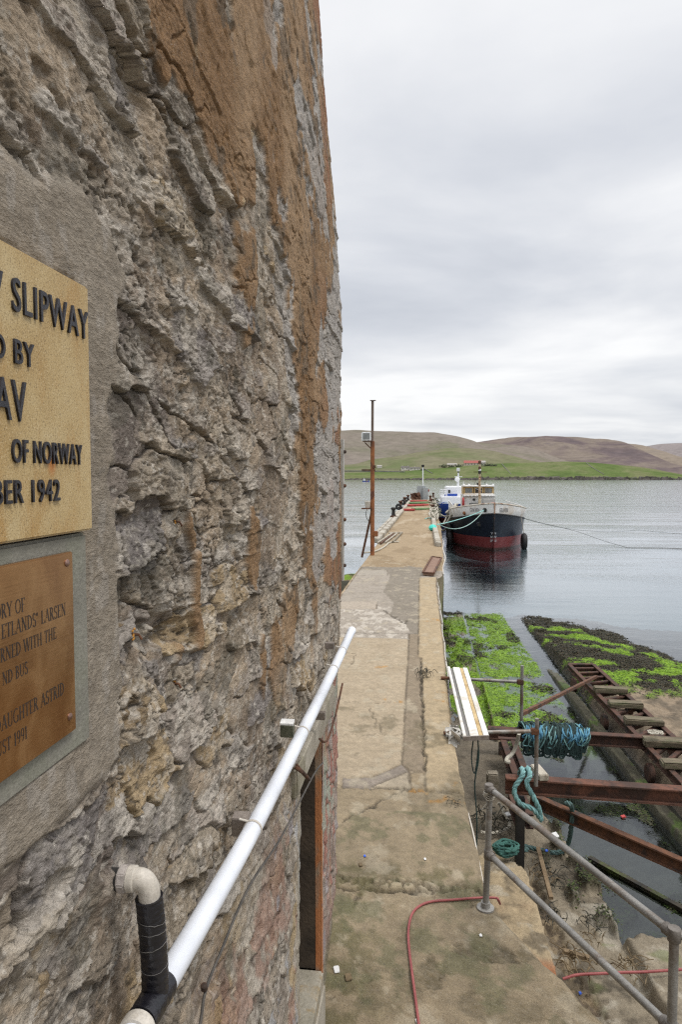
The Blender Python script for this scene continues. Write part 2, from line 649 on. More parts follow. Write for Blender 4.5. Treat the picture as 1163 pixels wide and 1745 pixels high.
LETTER = weathered('black_raised_letters', (0.012, 0.011, 0.016), (0.030, 0.028, 0.034), None, 60, 0.42, 0.2, 0.3, 300)

# ------------------------------------------------------------------ stone building on the left
WX = -0.54
YE = 4.36
building = empty('stone_building', (WX, YE, 2.1),
                 'old rubble stone building whose rough grey and ochre wall fills the left side', 'building')
DY0, DY1, DZ0, DZ1 = 2.98, 3.66, 2.43, 3.83           # door-sized opening, sill above the quay


def wall_sheet():
    Y = np.concatenate([np.linspace(-1.6, 0.28, 60)[:-1], np.exp(np.linspace(np.log(0.28), np.log(YE), 900))])
    for e in (DY0, DY1):
        Y[np.argmin(abs(Y - e))] = e
    Z = np.concatenate([np.linspace(1.9, 4.0, 300)[:-1], np.linspace(4.0, 6.2, 860)[:-1], np.linspace(6.2, 9.6, 400)])
    for e in (DZ0, DZ1):
        Z[np.argmin(abs(Z - e))] = e
    y, z = np.meshgrid(Y, Z, indexing='ij')
    # leaning, bulging outline
    zl = [1.9, 2.15, 2.6, 4.3, 4.87, 6.22, 6.76, 7.5, 8.27, 9.6]
    xl = [-.085, -.072, -.038, -.011, -.008, 0, -.026, -.095, -.151, -.23]
    base = np.interp(z, zl, xl) * np.clip(y / 4.3, 0, 1)
    base += (fbm(y * 1.3, z * 1.3, 2, 3) - .5) * .035
    # warped coordinates
    wy = y + (fbm(y * 5, z * 5, 3, 1) - .5) * .11 + (fbm(y * 22, z * 22, 3, 3) - .5) * .030
    wz = z + (fbm(y * 4, z * 5, 3, 2) - .5) * .060 + (fbm(y * 20, z * 24, 3, 4) - .5) * .020 + (y * .02)
    f1, f2, rn, ox, oy = vorn(wy / .235 + .37 * np.floor(wz / .115), wz / .115, 0, .95)
    g1, g2, rm, px_, py_ = vorn(wy / .095, wz / .050, 3, .95)
    edge = f2 - f1
    tilt = (rn[1] - .5) * ox * .030 - (rn[2] * .052 + .006) * oy
    lay = np.abs(vn(wy * 7, wz * 70 + rn[0] * 40, 5) - .5) * 2
    lay2 = fbm(wy * 16, wz * 60, 4, 6)
    terr = fbm(wy * 9, wz * 17, 4, 2)
    facet = np.floor(terr * 9 + rn[3] * 3) / 9
    ang = (rn[2] - .5) * 1.1
    fu, fv = wy * np.cos(ang) + wz * np.sin(ang), wz * np.cos(ang) - wy * np.sin(ang)
    foli = np.abs(fbm(fu * 9, fv * 85 + rn[0] * 40, 3, 5) * 2 - 1)
    foli2 = np.floor(fbm(fu * 7, fv * 34 + rn[1] * 30, 3, 1) * 7) / 7
    cracked = 1 - np.abs(fbm(fu * 10, fv * 22, 4, 3) * 2 - 1)
    stone = -.017 + rn[0] * .033 + tilt - (1 - sst(.01, .075, edge)) * .024 + (foli - .4) * .0055 + (foli2 - .5) * .013 + (lay2 - .5) * .010 + (facet - .5) * .022 - sst(.93, .99, cracked) * .007
    chip = -.0195 + rm[0] * .019 - (1 - sst(.01, .10, g2 - g1)) * .011 - py_ * .014 * rm[1] + (fbm(wy * 30, wz * 60, 3, 4) - .5) * .007 + (foli - .4) * .003
    ridg = 1 - np.abs(fbm(y * 7, z * 9, 4, 5) * 2 - 1)
    drag = fbm(y * 9 + z * 3, z * 16 - y * 4, 5, 2, .6)
    mort = -.0045 + (fbm(y * 6, z * 7, 3, 0) - .5) * .026 + (drag - .5) * .017 + (ridg - .8) * .010 + (np.abs(fbm(y * 30, z * 34, 3, 6) - .5) * 2 - .25) * .006
    rubble = sst(4.25, 3.75, z + (fbm(y * 2, z * 2, 3, 4) - .5) * 1.0) * sst(1.15, 1.7, y)     # barer stone low down
    mort = mort - .009 * rubble - .020 * sst(.59, .72, fbm(y * 3.2, z * 3.2, 3, 6)) + .009 * sst(.60, .42, fbm(y * 1.8 + 5, z * 2.2, 4, 2))
    expo = np.exp(-(((y - 1.42) / .24) ** 2 + ((z - 4.95 + (y - 1.4) * .2) / .17) ** 2) ** 2)
    smear = sst(.50, .62, fbm(y * 3.0 + 13, z * 3.8 + 5, 4, 6)) * (1 - .5 * rubble) * (1 - expo) * .85
    mort = mort - expo * .014
    mort = mort + .008 * smear - .004
    mort = mort * (1 - smear) + (mort * .55 + .006 + (fbm(y * 4 + z * 2, z * 5, 3, 1) - .5) * .022) * smear
    boss = np.exp(-(((y - 1.066) / .05) ** 2 + ((z - 4.525) / .05) ** 2) ** 2) * sst(.2, .5, fbm(y * 20, z * 20, 3, 2))
    mort = np.maximum(mort, mort * (1 - boss) + .035 * boss)
    st = np.maximum(stone, chip)
    k = .004
    hmix = np.clip(.5 + .5 * (st - mort) / k, 0, 1)
    h = mort * (1 - hmix) + st * hmix + k * hmix * (1 - hmix)
    # open joints and pits
    pit = sst(.68, .76, fbm(y * 8, z * 13, 4, 7)) * .016
    joint = (1 - sst(.0, .05, edge)) * sst(.5, .66, fbm(y * 4, z * 4, 3, 5)) * .026
    # the broken-out hollow between the large stones
    hol = 1.15 * np.exp(-(((y - 1.40) / .17) ** 2 + ((z - 4.87 + (y - 1.4) * .25) / .045) ** 2)) * .045 * sst(.35, .6, fbm(y * 14, z * 14, 3, 3))
    h = h * .60 - pit * .7 - joint - hol
    h = h - sst(.65, .72, fbm(y * 34, z * 44, 4, 3, .6)) * .003 * (1 - smear)
    crk = sst(.955, .99, 1 - np.abs(fbm(y * 8 + z * 2, z * 11, 5, 6, .58) * 2 - 1)) * sst(.45, .6, fbm(y * 3, z * 3, 3, 1))
    crk = crk * (1 - .8 * smear)
    h = h - crk * .006
    h = h + (fbm(y * 60, z * 75, 4, 1, .6) - .5) * .008 * (1 - .6 * smear) + (fbm(y * 170, z * 190, 2, 6) - .5) * .0034
    # harling left on the upper and far wall
    zh = np.interp(y, [0, 1.15, 1.32, 2.3, 2.75, 3.15, 3.6, 4.4], [7.2, 6.6, 6.12, 6.02, 5.35, 4.95, 4.62, 4.35])
    hn = (fbm(y * 1.3, z * 1.0, 5, 2, .6) - .5) * .9
    ha = sst(-.006, .010, z - zh + hn)
    bare = sst(.503, .520, fbm(y * 1.3 + 9, z * 1.35 + 3, 5, 5, .60) * .75 + .125 + (fbm(y * 4.5, z * 3.4, 5, 7, .62) - .5) * .42)
    ha = ha * (1 - bare)
    iso = sst(.672, .69, fbm(y * 4.0 + 31, z * 2.4 + 11, 4, 1)) * sst(1.1, 1.6, y) * sst(4.2, 4.6, z)
    ha = np.maximum(ha, iso)
    hs = np.maximum(h * .30 + .013, h * .6 + .002) - sst(.965, .99, 1 - np.abs(fbm(y * 5, z * 3.2, 4, 1) * 2 - 1)) * .008 + (fbm(y * 9, z * 9, 4, 2) - .5) * .012 + (fbm(y * 80, z * 80, 3, 5) - .5) * .004
    h = h * (1 - ha) + hs * ha
    # smooth plaster laid round the sign
    pb = np.minimum(np.minimum(1.13 + (fbm(z * 7, z * 0 + 2.2, 3, 1) - .5) * .20 - y, z - 4.70),
                    5.585 + .16 * (y - .78) + (fbm(y * 8, y * 0 + 5, 3, 3) - .5) * .08 - z)
    pl = sst(-.012, .02, pb)
    plh = .013 + (fbm(y * 10, z * 10, 4, 4) - .5) * .008 + (fbm(y * 120, z * 120, 3, 2) - .5) * .002
    h = h * (1 - pl) + np.maximum(plh, h * .35) * pl
    slab = (y < .99) & (z > 4.79) & (z < 5.5)
    h = np.where(slab, np.minimum(h, .010), h)
    # door surround: flush plaster and the lintel seat
    dd = np.maximum(np.maximum(DY0 - y, y - DY1), np.maximum(DZ0 - z, z - DZ1))
    sm = 1 - sst(.05, .16, dd)
    h = h * (1 - sm) + (h * .25 - .004) * sm
    h = h * sst(YE + .005, YE - .05, y) + (-.03 + (fbm(z * 9, z * 2, 4, 1) - .5) * .05) * sst(YE - .05, YE + .005, y)
    h = h * (1 - .45 * sst(2.6, 4.2, y))
    X = WX + base + h
    # --- own colours of the patches
    one = np.ones(y.shape + (3,))
    cm = lerp(one * np.array([.315, .258, .195]), np.array([.42, .355, .275]), fbm(y * 5, z * 5, 4, 4))
    cm = lerp(cm, np.array([.215, .195, .185]), sst(.52, .64, fbm(y * 2.4, z * 1.9, 4, 3)) * .75)
    pal = np.array([[.285, .26, .235], [.225, .215, .21], [.32, .285, .235], [.25, .22, .175], [.34, .325, .30], [.29, .255, .205],
                    [.20, .182, .158], [.30, .235, .145]])
    cs = pal[(rn[3] * 7.999).astype(int)]
    cs2 = pal[(rm[3] * 7.999).astype(int)] * .93
    cst = np.where((stone >= chip)[..., None], cs, cs2)
    cst = cst * (.86 + .28 * fbm(wy * 10, wz * 50, 3, 1))[..., None]
    c = cm * (1 - hmix[..., None] * .88) + cst * 1.24 * hmix[..., None] * .88
    c = lerp(c, np.array([.42, .38, .31]), rubble * .45)
    dk1 = sst(.50, .60, fbm(y * 3.1 + 7, z * 3.6 + 2, 5, 3, .60))
    c = lerp(c, c * np.array([.66, .65, .67]), dk1 * .75)
    lt1 = sst(.53, .62, fbm(y * 6.5 + 1, z * 8.5 + 6, 5, 1, .62))
    c = lerp(c, np.array([.47, .44, .385]), lt1 * .55)
    dk2 = sst(.55, .63, fbm(y * 11 + 5, z * 15 + 1, 5, 6, .64))
    c = lerp(c, c * np.array([.58, .56, .54]), dk2 * .6)
    # lichen and lime bloom
    c = lerp(c, np.array([.50, .475, .43]), sst(.59, .66, fbm(y * 15, z * 19, 5, 0, .66)) * .6 * (1 - .7 * smear))
    c = lerp(c, np.array([.085, .075, .062]), np.maximum(crk * .8, sst(.64, .70, fbm(y * 24 + 3, z * 30 + 8, 5, 4, .66)) * .7 * (1 - .8 * smear)))
    c = lerp(c, np.array([.52, .50, .46]), sst(.66, .70, fbm(y * 46, z * 62, 4, 2, .66)) * .6)
    c = lerp(c, np.array([.11, .105, .085]), sst(.62, .70, fbm(y * 6 + 4, z * 6 + 8, 5, 7, .64)) * .5)
    c = lerp(c, np.array([.10, .095, .06]), sst(5.5, 6.4, z) * sst(1.6, .9, y) * sst(.42, .6, fbm(y * 4, z * 4, 4, 6)) * .65)
    ch = lerp(one * np.array([.225, .138, .070]), np.array([.31, .215, .130]), sst(.3, .7, fbm(y * 3, z * 1.6, 5, 6, .6)))
    ch = lerp(ch, np.array([.255, .112, .062]), sst(3.1, 4.2, y) * sst(.42, .6, fbm(y * 3, z * 2, 3, 0)) * .7)
    ch = lerp(ch, np.array([.13, .10, .07]), sst(.58, .66, fbm(y * 7, z * 7, 5, 3, .66)) * .8)
    c = lerp(c, ch, ha)
    lime = sst(.02, .06, z - zh + hn) * bare * sst(2.0, 2.6, y)
    c = lerp(c, np.array([.37, .365, .36]), lime * .75)
    cp = lerp(one * np.array([.245, .215, .175]), np.array([.31, .28, .235]), fbm(y * 20, z * 14, 4, 1))
    cp = lerp(cp, np.array([.38, .36, .33]), sst(.6, .7, fbm(y * 30, z * 16, 4, 3)) * .6)
    c = lerp(c, cp, pl * .92)
    # old paint smears low on the wall and beside the opening
    low = sst(4.05, 3.7, z) * sst(1.25, 1.6, y)
    c = lerp(c, np.array([.30, .165, .125]), low * sst(.52, .60, fbm(y * 3.2 + 3 + z * 1.2, z * 2.2, 5, 1, .66)) * .55)
    c = lerp(c, np.array([.36, .40, .46]), low * sst(.61, .66, fbm(y * 5 + 9 + z, z * 3.2 + 5, 5, 2, .66)) * .55)
    c = lerp(c, np.array([.36, .27, .13]), low * sst(.60, .68, fbm(y * 5 + 2, z * 2.2 + 7, 4, 5, .6)) * .6)
    jam = sst(DY0 - .09, DY0 - .05, y) * (y < DY0) * (z < DZ1 + .1) * (z > 2)
    c = lerp(c, np.array([.33, .31, .26]), jam * .9)
    c = lerp(c, np.array([.28, .37, .47]), jam * np.exp(-((z - 3.45) / .16) ** 2) * sst(DY0 - .03, DY0, y) * .9)
    far = (y > DY1) * (z < 4.0)
    c = lerp(c, np.array([.33, .46, .38]), far * sst(.53, .58, fbm(y * 6, z * 2.4, 4, 4)) * sst(3.0, 3.3, z) * .7)
    c = lerp(c, np.array([.36, .12, .08]), far * sst(.63, .66, fbm(y * 12, z * 2.0 + 3, 4, 6)) * .8)
    c = lerp(c, np.array([.30, .21, .20]), far * .35)
    c = lerp(c, np.array([.09, .10, .04]), sst(2.5, 2.15, z) * .6)
    c = c * np.array([1.09, 1.045, 1.0])
    keep = ~((y[:-1, :-1] >= DY0 - 1e-4) & (y[1:, 1:] <= DY1 + 1e-4) & (z[:-1, :-1] >= DZ0 - 1e-4) & (z[1:, 1:] <= DZ1 + 1e-4))
    P = np.stack([X, y, z], -1)
    grid_mesh('wall', P, tinted('rubble_stone', 110, 26, 1.0, .008, .95, .76, 1.22, .6, (1, .7, 1.6)), c, keep, building)
    return Y, Z, X


_Y, _Z, _X = wall_sheet()


def wall_x(y, z):
    return float(_X[np.argmin(abs(_Y - y)), np.argmin(abs(_Z - z))])


# returns and body of the building, its reveal and interior
STONEP = weathered('stone_return', (0.22, 0.20, 0.17), (0.34, 0.30, 0.25), (0.28, 0.16, 0.08), 5, 0.9, 0, 0.8, 30, bd=0.03)
edge_i = len(_Y) - 1
mb = MB()
n = len(_Z)
sel = list(range(0, n, 6)) + [n - 1]
vs = []
for i in sel:
    vs += [(_X[edge_i, i], YE, _Z[i]), (-6.5, YE, _Z[i])]
mb.add(vs, [(2 * i, 2 * i + 1, 2 * i + 3, 2 * i + 2) for i in range(len(sel) - 1)])
mb.build('gable', STONEP, building)
MB().box(-6.5, -1.25, -1.6, YE - .02, 1.9, 9.5).build('inner_mass', DARK, building)
REVEAL = weathered('dark_reveal', (0.035, 0.026, 0.018), (0.085, 0.062, 0.042), None, 6, 0.9, 0, 0.6, 40)
ORANGE = weathered('orange_limewash', (0.36, 0.13, 0.045), (0.46, 0.19, 0.075), (0.30, 0.22, 0.15), 3, 0.9, 0, 0.5, 40, (3, 3, 1))
PLASTER = weathered('pale_plaster', (0.27, 0.24, 0.19), (0.40, 0.37, 0.31), (0.22, 0.20, 0.14), 3, 0.9, 0, 0.5, 60)
xo = WX - .030
mb = MB()
mb.box(-1.2, xo - .034, DY1, DY1 + .02, DZ0, DZ1)
mb.box(-1.2, xo - .03, DY0 - .02, DY0, DZ0, DZ1)
mb.box(-1.22, -1.2, DY0, DY1, DZ0 - .02, DZ1 + .02)
mb.box(-1.2, xo - .02, DY0 - .02, DY1 + .02, DZ1, DZ1 + .02)
mb.build('reveal', REVEAL, building)
mb = MB()
mb.box(xo - .034, xo + .002, DY1, DY1 + .03, DZ0 - .2, DZ1 + .012)
mb.build('jamb', ORANGE, building, rough=.003)
MB().box(-1.2, WX - .02, DY0 - .02, DY1 - .004, DZ0 - .09, DZ0).build('sill', weathered('sill_concrete', (0.25, 0.23, 0.18), (0.36, 0.33, 0.27), (0.26, 0.18, 0.08), 5, 0.9, 0, 0.4, 60), building, bevel=.01)
MB().box(-1.2, WX - .012, DY0 - .02, DY1 + .02, 2.0, DZ0 - .09).build('apron_wall', PLASTER, building, bevel=.01)
MB().bar((WX - .045, 2.74, DZ1 + .085), (WX - .045, 3.92, DZ1 + .085), .13, .11, (1, 0, 0)).build('lintel', PLASTER, building, bevel=.008, rough=.003)
MB().box(-.86, -.80, DY0 + .004, DY1 - .004, DZ0, DZ1 - .004).build('door', weathered('dark_door_boards', (0.02, 0.014, 0.010), (0.045, 0.03, 0.02), None, 8, 0.8, 0, 0.5, 30), building)

# pale metal edging strip with bolts at the far corner
strip = MB().box(WX - .02, WX + .004, YE + .02, YE + .075, 4.52, 5.44).build('edging_strip', weathered('pale_strip', (0.36, 0.35, 0.32), (0.50, 0.48, 0.45), None, 2, 0.7, 0, 0.2, 40), building, bevel=.003)
for zb in (5.36, 5.14, 4.92, 4.76, 4.62):
    MB().lathe((WX + .002, YE + .045, zb), (1, 0, 0), [(0, .012), (.012, .012), (.018, .006)], 8).build('bolt', RUST, strip)
# rusty iron hook and hook bar at the opening
hk = MB().tube(smooth_path([at(584, 1165, x=-.50), at(573, 1215, x=-.50), at(561, 1255, x=-.495), at(553, 1264, x=-.49), at(545, 1259, x=-.50)], 6), .006, 8)
tag(hk.build('iron_hook', RUST, None, True), 'thin rusty hooked iron rod on the wall above the dark opening', 'hook')
hk = MB().tube([at(503, 1307, x=-.53), at(515, 1315, x=-.50), at(527, 1328, x=-.485)], .008, 8)
hk.tube([at(506, 1303, x=-.53), at(517, 1318, x=-.495)], .006, 8)
tag(hk.build('iron_peg', RUST, None, True), 'short rusty double iron peg jutting from the wall under the white pipe', 'peg')
# small rusty nails with orange lichen
for (px, py) in ((318, 888), (241, 1080), (325, 1165)):
    p = at(px, py, x=WX + .012)
    xw = wall_x(p[1], p[2])
    mb = MB().tube([(xw - .01, p[1], p[2]), (xw + .012, p[1] + .002, p[2] - .002), (xw + .016, p[1] + .006, p[2] - .012)], .0025, 6)
    o = mb.build('rusty_nail', RUST, None, True)
    lm = MB()
    for q in range(7):
        lm.lathe((xw + .002, p[1] + random.uniform(-.005, .005), p[2] + random.uniform(-.012, .008)), (1, 0, 0), [(0, .0025), (.002, .0025), (.003, .0012)], 7)
    lm.build('lichen_spot', weathered('orange_lichen', (0.40, 0.18, 0.03), (0.55, 0.28, 0.06), None, 40, 0.9, 0, 0.3, 200), o)
    tag(o, {318: 'rusty nail with orange lichen, on the pale stone right of the yellow sign',
            241: 'rusty nail with orange lichen, beside the lower right of the brass plaque',
            325: 'lowest rusty nail with orange lichen, in stone below the broken-out hollow'}[px], 'nail', 'rusty nails in the stone wall')

# ------------------------------------------------------------------ signs


def text_mesh(txt, y0, y1, z0, z1, x, depth, bold=0.0, serif=False):
    """letters lying on a plane x=const, reading along +Y"""
    cu = bpy.data.curves.new('lettering', 'FONT')
    cu.body = txt
    cu.size = 1
    cu.offset = bold
    cu.extrude = 0.5
    cu.space_character = 1.14
    cu.resolution_u = 4
    tmp = bpy.data.objects.new('lettering', cu)
    COL.objects.link(tmp)
    dg = bpy.context.evaluated_depsgraph_get()
    me = bpy.data.meshes.new_from_object(tmp.evaluated_get(dg))
    bpy.data.objects.remove(tmp)
    bpy.data.curves.remove(cu)
    n = len(me.vertices)
    c = np.empty(n * 3, np.float32)
    me.vertices.foreach_get('co', c)
    c = c.reshape(-1, 3)
    a, b = c.min(0), c.max(0)
    o = np.empty_like(c)
    o[:, 1] = y0 + (c[:, 0] - a[0]) / (b[0] - a[0]) * (y1 - y0)
    o[:, 2] = z0 + (c[:, 1] - a[1]) / (b[1] - a[1]) * (z1 - z0)
    o[:, 0] = x + (c[:, 2] - a[2]) / (b[2] - a[2]) * depth
    me.vertices.foreach_set('co', o.reshape(-1))
    me.update()
    return me


XS = -.512
# grey slab behind the brass plaque, plaster edge
slab_m = weathered('grey_green_slab', (0.165, 0.16, 0.135), (0.245, 0.235, 0.20), (0.20, 0.20, 0.16), 8, 0.9, 0, 0.5, 160, spots=0.5, spotc=(0.34, 0.33, 0.29), bd=0.004)
MB().box(WX - .03, -.521, .10, .992, 4.79, 5.114).build('backing_slab', slab_m, building, bevel=.004)
signm, t_, b_ = newmat('yellow_terrazzo')
v_ = t_.pos()
n_ = t_.noise(v_, 430, 4, .75)
n2_ = t_.noise(t_.mapv(v_, (1, 14, 5)), 1.0, 5, .6)
n3_ = t_.noise(v_, 9, 5, .6)
c_ = t_.ramp(n3_, [(.3, (.36, .235, .085)), (.55, (.44, .32, .145)), (.72, (.49, .385, .205))])
c_ = t_.mix(t_.ramp(n2_, [(.50, 0.0), (.62, .7)]), c_, (.36, .20, .05))
c_ = t_.mix(t_.ramp(n_, [(.54, 0.0), (.62, .85)]), c_, (.15, .10, .045))
c_ = t_.mix(t_.ramp(n_, [(.34, .8), (.44, 0.0)]), c_, (.62, .52, .34))
st_ = t_.vmath('DISTANCE', t_.mapv(v_, (0, 1, .6)), (0, .882, 5.222 * .6))
c_ = t_.mix(t_.ramp(t_.math('ADD', st_.node.outputs['Value'], t_.math('MULTIPLY', n3_, .012)), [(.012, .75), (.020, 0.0)]), c_, (.40, .13, .015))
t_.put(b_.inputs['Base Color'], c_)
b_.inputs['Roughness'].default_value = .6
t_.put(b_.inputs['Normal'], t_.bump(n_, .15, .002))
sign = MB().box(WX, XS, .05, .995, 5.118, 5.486).build('slipway_sign', signm, None, bevel=.003)
tag(sign, 'speckled yellow stone sign with raised black capital letters, above the brass plaque', 'sign')
for txt, y0, y1, z0, z1 in (('V SLIPWAY', .752, .988, 5.405, 5.447), ('D BY', .757, .842, 5.341, 5.371), ('AV', .757, .822, 5.269, 5.320),
                            ('OF NORWAY', .790, .962, 5.217, 5.247), ('BER 1942', .752, .898, 5.166, 5.196)):
    link('lettering', text_mesh(txt, y0, y1, z0, z1, XS - .001, .0042, .006), LETTER, sign)
brassm, t_, b_ = newmat('brass')
v_ = t_.pos()
n_ = t_.noise(t_.mapv(v_, (1, 2, 60)), 4, 4, .6)
n2_ = t_.noise(t_.mapv(v_, (1, 5, 4)), 3.0, 4, .55, .8)
c_ = t_.ramp(n2_, [(.3, (.27, .125, .04)), (.5, (.33, .165, .058)), (.72, (.40, .22, .09))])
t_.put(b_.inputs['Base Color'], c_)
b_.inputs['Metallic'].default_value = .85
t_.put(b_.inputs['Roughness'], t_.ramp(n2_, [(.3, .20), (.7, .36)]))
t_.put(b_.inputs['Normal'], t_.bump(t_.math('ADD', n_, t_.math('MULTIPLY', n2_, 2.0)), .05, .004))
XB = -.513
brass = MB().box(-.523, XB, .05, .935, 4.827, 5.091).build('memorial_plaque', brassm, None, bevel=.0015)
tag(brass, 'polished brown brass plaque with engraved dark serif lettering, below the yellow sign', 'plaque')
for ys, zs in ((.918, 5.076), (.917, 4.852)):
    MB().lathe((XB - .001, ys, zs), (1, 0, 0), [(0, .0058), (.0022, .0054), (.004, .003)], 14).build('screw', weathered('screw_metal', (.22, .13, .10), (.34, .22, .18), None, 60, .35, .9, .1, 100), brass, True)

# stroked serif capitals for the engraved lines: x0,y0,x1,y1,width in a unit-high box, serif ends marked in S
A_, T_ = .16, .055
SER = {
    'A': (.78, [(.08, 0, .39, 1, T_), (.39, 1, .70, 0, A_), (.2, .36, .58, .36, T_)], [(.08, 0), (.70, 0)]),
    'B': (.64, [(.16, 0, .16, 1, A_), ('c', .16, .76, .34, .24, -90, 90, .13), ('c', .16, .27, .40, .27, -90, 90, .13)], [(.10, 0), (.10, 1)]),
    'D': (.78, [(.16, 0, .16, 1, A_), ('c', .16, .5, .52, .5, -90, 90, .13)], [(.10, 0), (.10, 1)]),
    'E': (.62, [(.16, 0, .16, 1, A_), (.16, .97, .55, .97, T_), (.16, .52, .46, .52, T_), (.16, .03, .57, .03, T_), (.55, .8, .55, 1, T_), (.57, 0, .57, .22, T_)], [(.12, 0), (.12, 1)]),
    'F': (.58, [(.16, 0, .16, 1, A_), (.16, .97, .54, .97, T_), (.16, .52, .44, .52, T_), (.54, .8, .54, 1, T_)], [(.16, 0), (.12, 1)]),
    'G': (.78, [('c', .42, .5, .36, .5, 50, 310, .12), (.68, .05, .68, .44, A_)], [(.66, .44)]),
    'H': (.84, [(.17, 0, .17, 1, A_), (.67, 0, .67, 1, A_), (.17, .52, .67, .52, T_)], [(.17, 0), (.17, 1), (.67, 0), (.67, 1)]),
    'I': (.36, [(.18, 0, .18, 1, A_)], [(.18, 0), (.18, 1)]),
    'L': (.60, [(.16, 0, .16, 1, A_), (.16, .03, .55, .03, T_), (.55, 0, .55, .24, T_)], [(.12, 0), (.16, 1)]),
    'N': (.84, [(.15, 0, .15, 1, T_), (.15, 1, .69, 0, A_), (.69, 0, .69, 1, T_)], [(.15, 0), (.13, 1), (.69, 1)]),
    'O': (.82, [('c', .41, .5, .35, .5, 0, 360, .12)], []),
    'R': (.72, [(.16, 0, .16, 1, A_), ('c', .16, .74, .36, .26, -90, 90, .13), (.34, .5, .64, 0, A_)], [(.16, 0), (.10, 1), (.66, 0)]),
    'S': (.56, [('c', .28, .75, .19, .25, 20, 270, .13), ('c', .28, .26, .21, .26, -160, 90, .13)], []),
    'T': (.66, [(.33, 0, .33, 1, A_), (.05, .97, .61, .97, T_), (.05, .78, .05, 1, T_), (.61, .78, .61, 1, T_)], [(.33, 0)]),
    'U': (.80, [(.16, .3, .16, 1, A_), ('c', .40, .32, .25, .32, 180, 360, .10), (.65, .3, .65, 1, T_)], [(.16, 1), (.65, 1)]),
    'W': (1.08, [(.06, 1, .32, 0, A_), (.32, 0, .54, 1, T_), (.54, 1, .78, 0, A_), (.78, 0, 1.02, 1, T_)], [(.06, 1), (.54, 1), (1.02, 1)]),
    'Y': (.76, [(.08, 1, .38, .45, A_), (.68, 1, .38, .45, T_), (.38, 0, .38, .48, A_)], [(.38, 0), (.08, 1), (.68, 1)]),
    '1': (.40, [(.22, 0, .22, 1, A_), (.06, .84, .22, .98, T_)], [(.22, 0)]),
    '9': (.58, [('c', .29, .70, .20, .30, 0, 360, .11), ('c', .16, .60, .34, .62, -70, 0, .10)], []),
    '"': (.34, [(.08, .98, .04, .74, .09), (.24, .98, .20, .74, .09)], []),
    ' ': (.34, [], []),
}


def serif_line(txt, y0, y1, z0, z1, x):
    mb = MB()
    u = 0.0
    segs = []
    for ch in txt:
        wdt, st, se = SER[ch]
        for s_ in st:
            if s_[0] == 'c':
                _, cx_, cy_, rx, ry, a0, a1, wd = s_
                k = 14
                ps = [(u + cx_ + rx * math.cos(R(a0 + (a1 - a0) * i / k)), cy_ + ry * .97 * math.sin(R(a0 + (a1 - a0) * i / k))) for i in range(k + 1)]
                for p, q in zip(ps[:-1], ps[1:]):
                    dxx, dyy = q[0] - p[0], q[1] - p[1]
                    v_ = abs(dyy) / (math.hypot(dxx, dyy) + 1e-9)
                    segs.append((*p, *q, T_ + (wd - T_) * v_))
            else:
                segs.append((u + s_[0], s_[1], u + s_[2], s_[3], s_[4]))
        for sx, sy in se:
            yy = .025 if sy < .5 else .975
            if ch == 'G':
                yy = sy
            segs.append((u + sx - .13, yy, u + sx + .13, yy, .045))
        u += wdt + .05
    for i, (a, b, c, d, wd) in enumerate(segs):
        L = math.hypot(c - a, d - b) + 1e-9
        nx, ny = -(d - b) / L * wd / 2, (c - a) / L * wd / 2
        q = [(a + nx, b + ny), (c + nx, d + ny), (c - nx, d - ny), (a - nx, b - ny)]
        xo_ = x + .0002 + .00001 * (i % 9)
        mb.add([(xo_, y0 + p[0] / u * (y1 - y0), z0 + p[1] * (z1 - z0)) for p in q], [(0, 1, 2, 3)])
    return mb


ENG = weathered('engraved_line', (0.018, 0.009, 0.005), (0.03, 0.016, 0.009), None, 40, 0.6, 0, 0.0, 200)
for txt, y1, z0, z1, cw in (('ORY OF', .814, 5.027, 5.045, .0125), ('ETLANDS" LARSEN', .913, 5.002, 5.020, .0125), ('RNED WITH THE', .887, 4.974, 4.991, .0125),
                        ('ND BUS', .817, 4.945, 4.961, .0125), ('DAUGHTER ASTRID', .904, 4.890, 4.908, .0125), ('UST 1991', .812, 4.861, 4.878, .0125)):
    wd_ = sum(SER[c][0] + .05 for c in txt) * (z1 - z0) * .80
    serif_line(txt, y1 - wd_, y1, z0, z1, XB).build('lettering', ENG, brass)

# ------------------------------------------------------------------ white drain pipe along the wall
PXc, PZ, PR = -.462, 4.302, .0238
pipe = empty('drain_pipe', (PXc, 1.05, PZ), 'long white plastic waste pipe running along the stone wall, with black taped branch', 'pipe')


_PP = np.array(smooth_path([(0, .3, 4.36), (0, .7, 4.328), (0, 1.05, 4.300), (0, 1.4, 4.270), (0, 1.8, 4.246), (0, 2.5, 4.232), (0, 3.3, 4.228), (0, 4.2, 4.236)], 8))
_PY, _PZS = _PP[:, 1], _PP[:, 2]


def pz(y):
    return float(np.interp(y, _PY, _PZS))


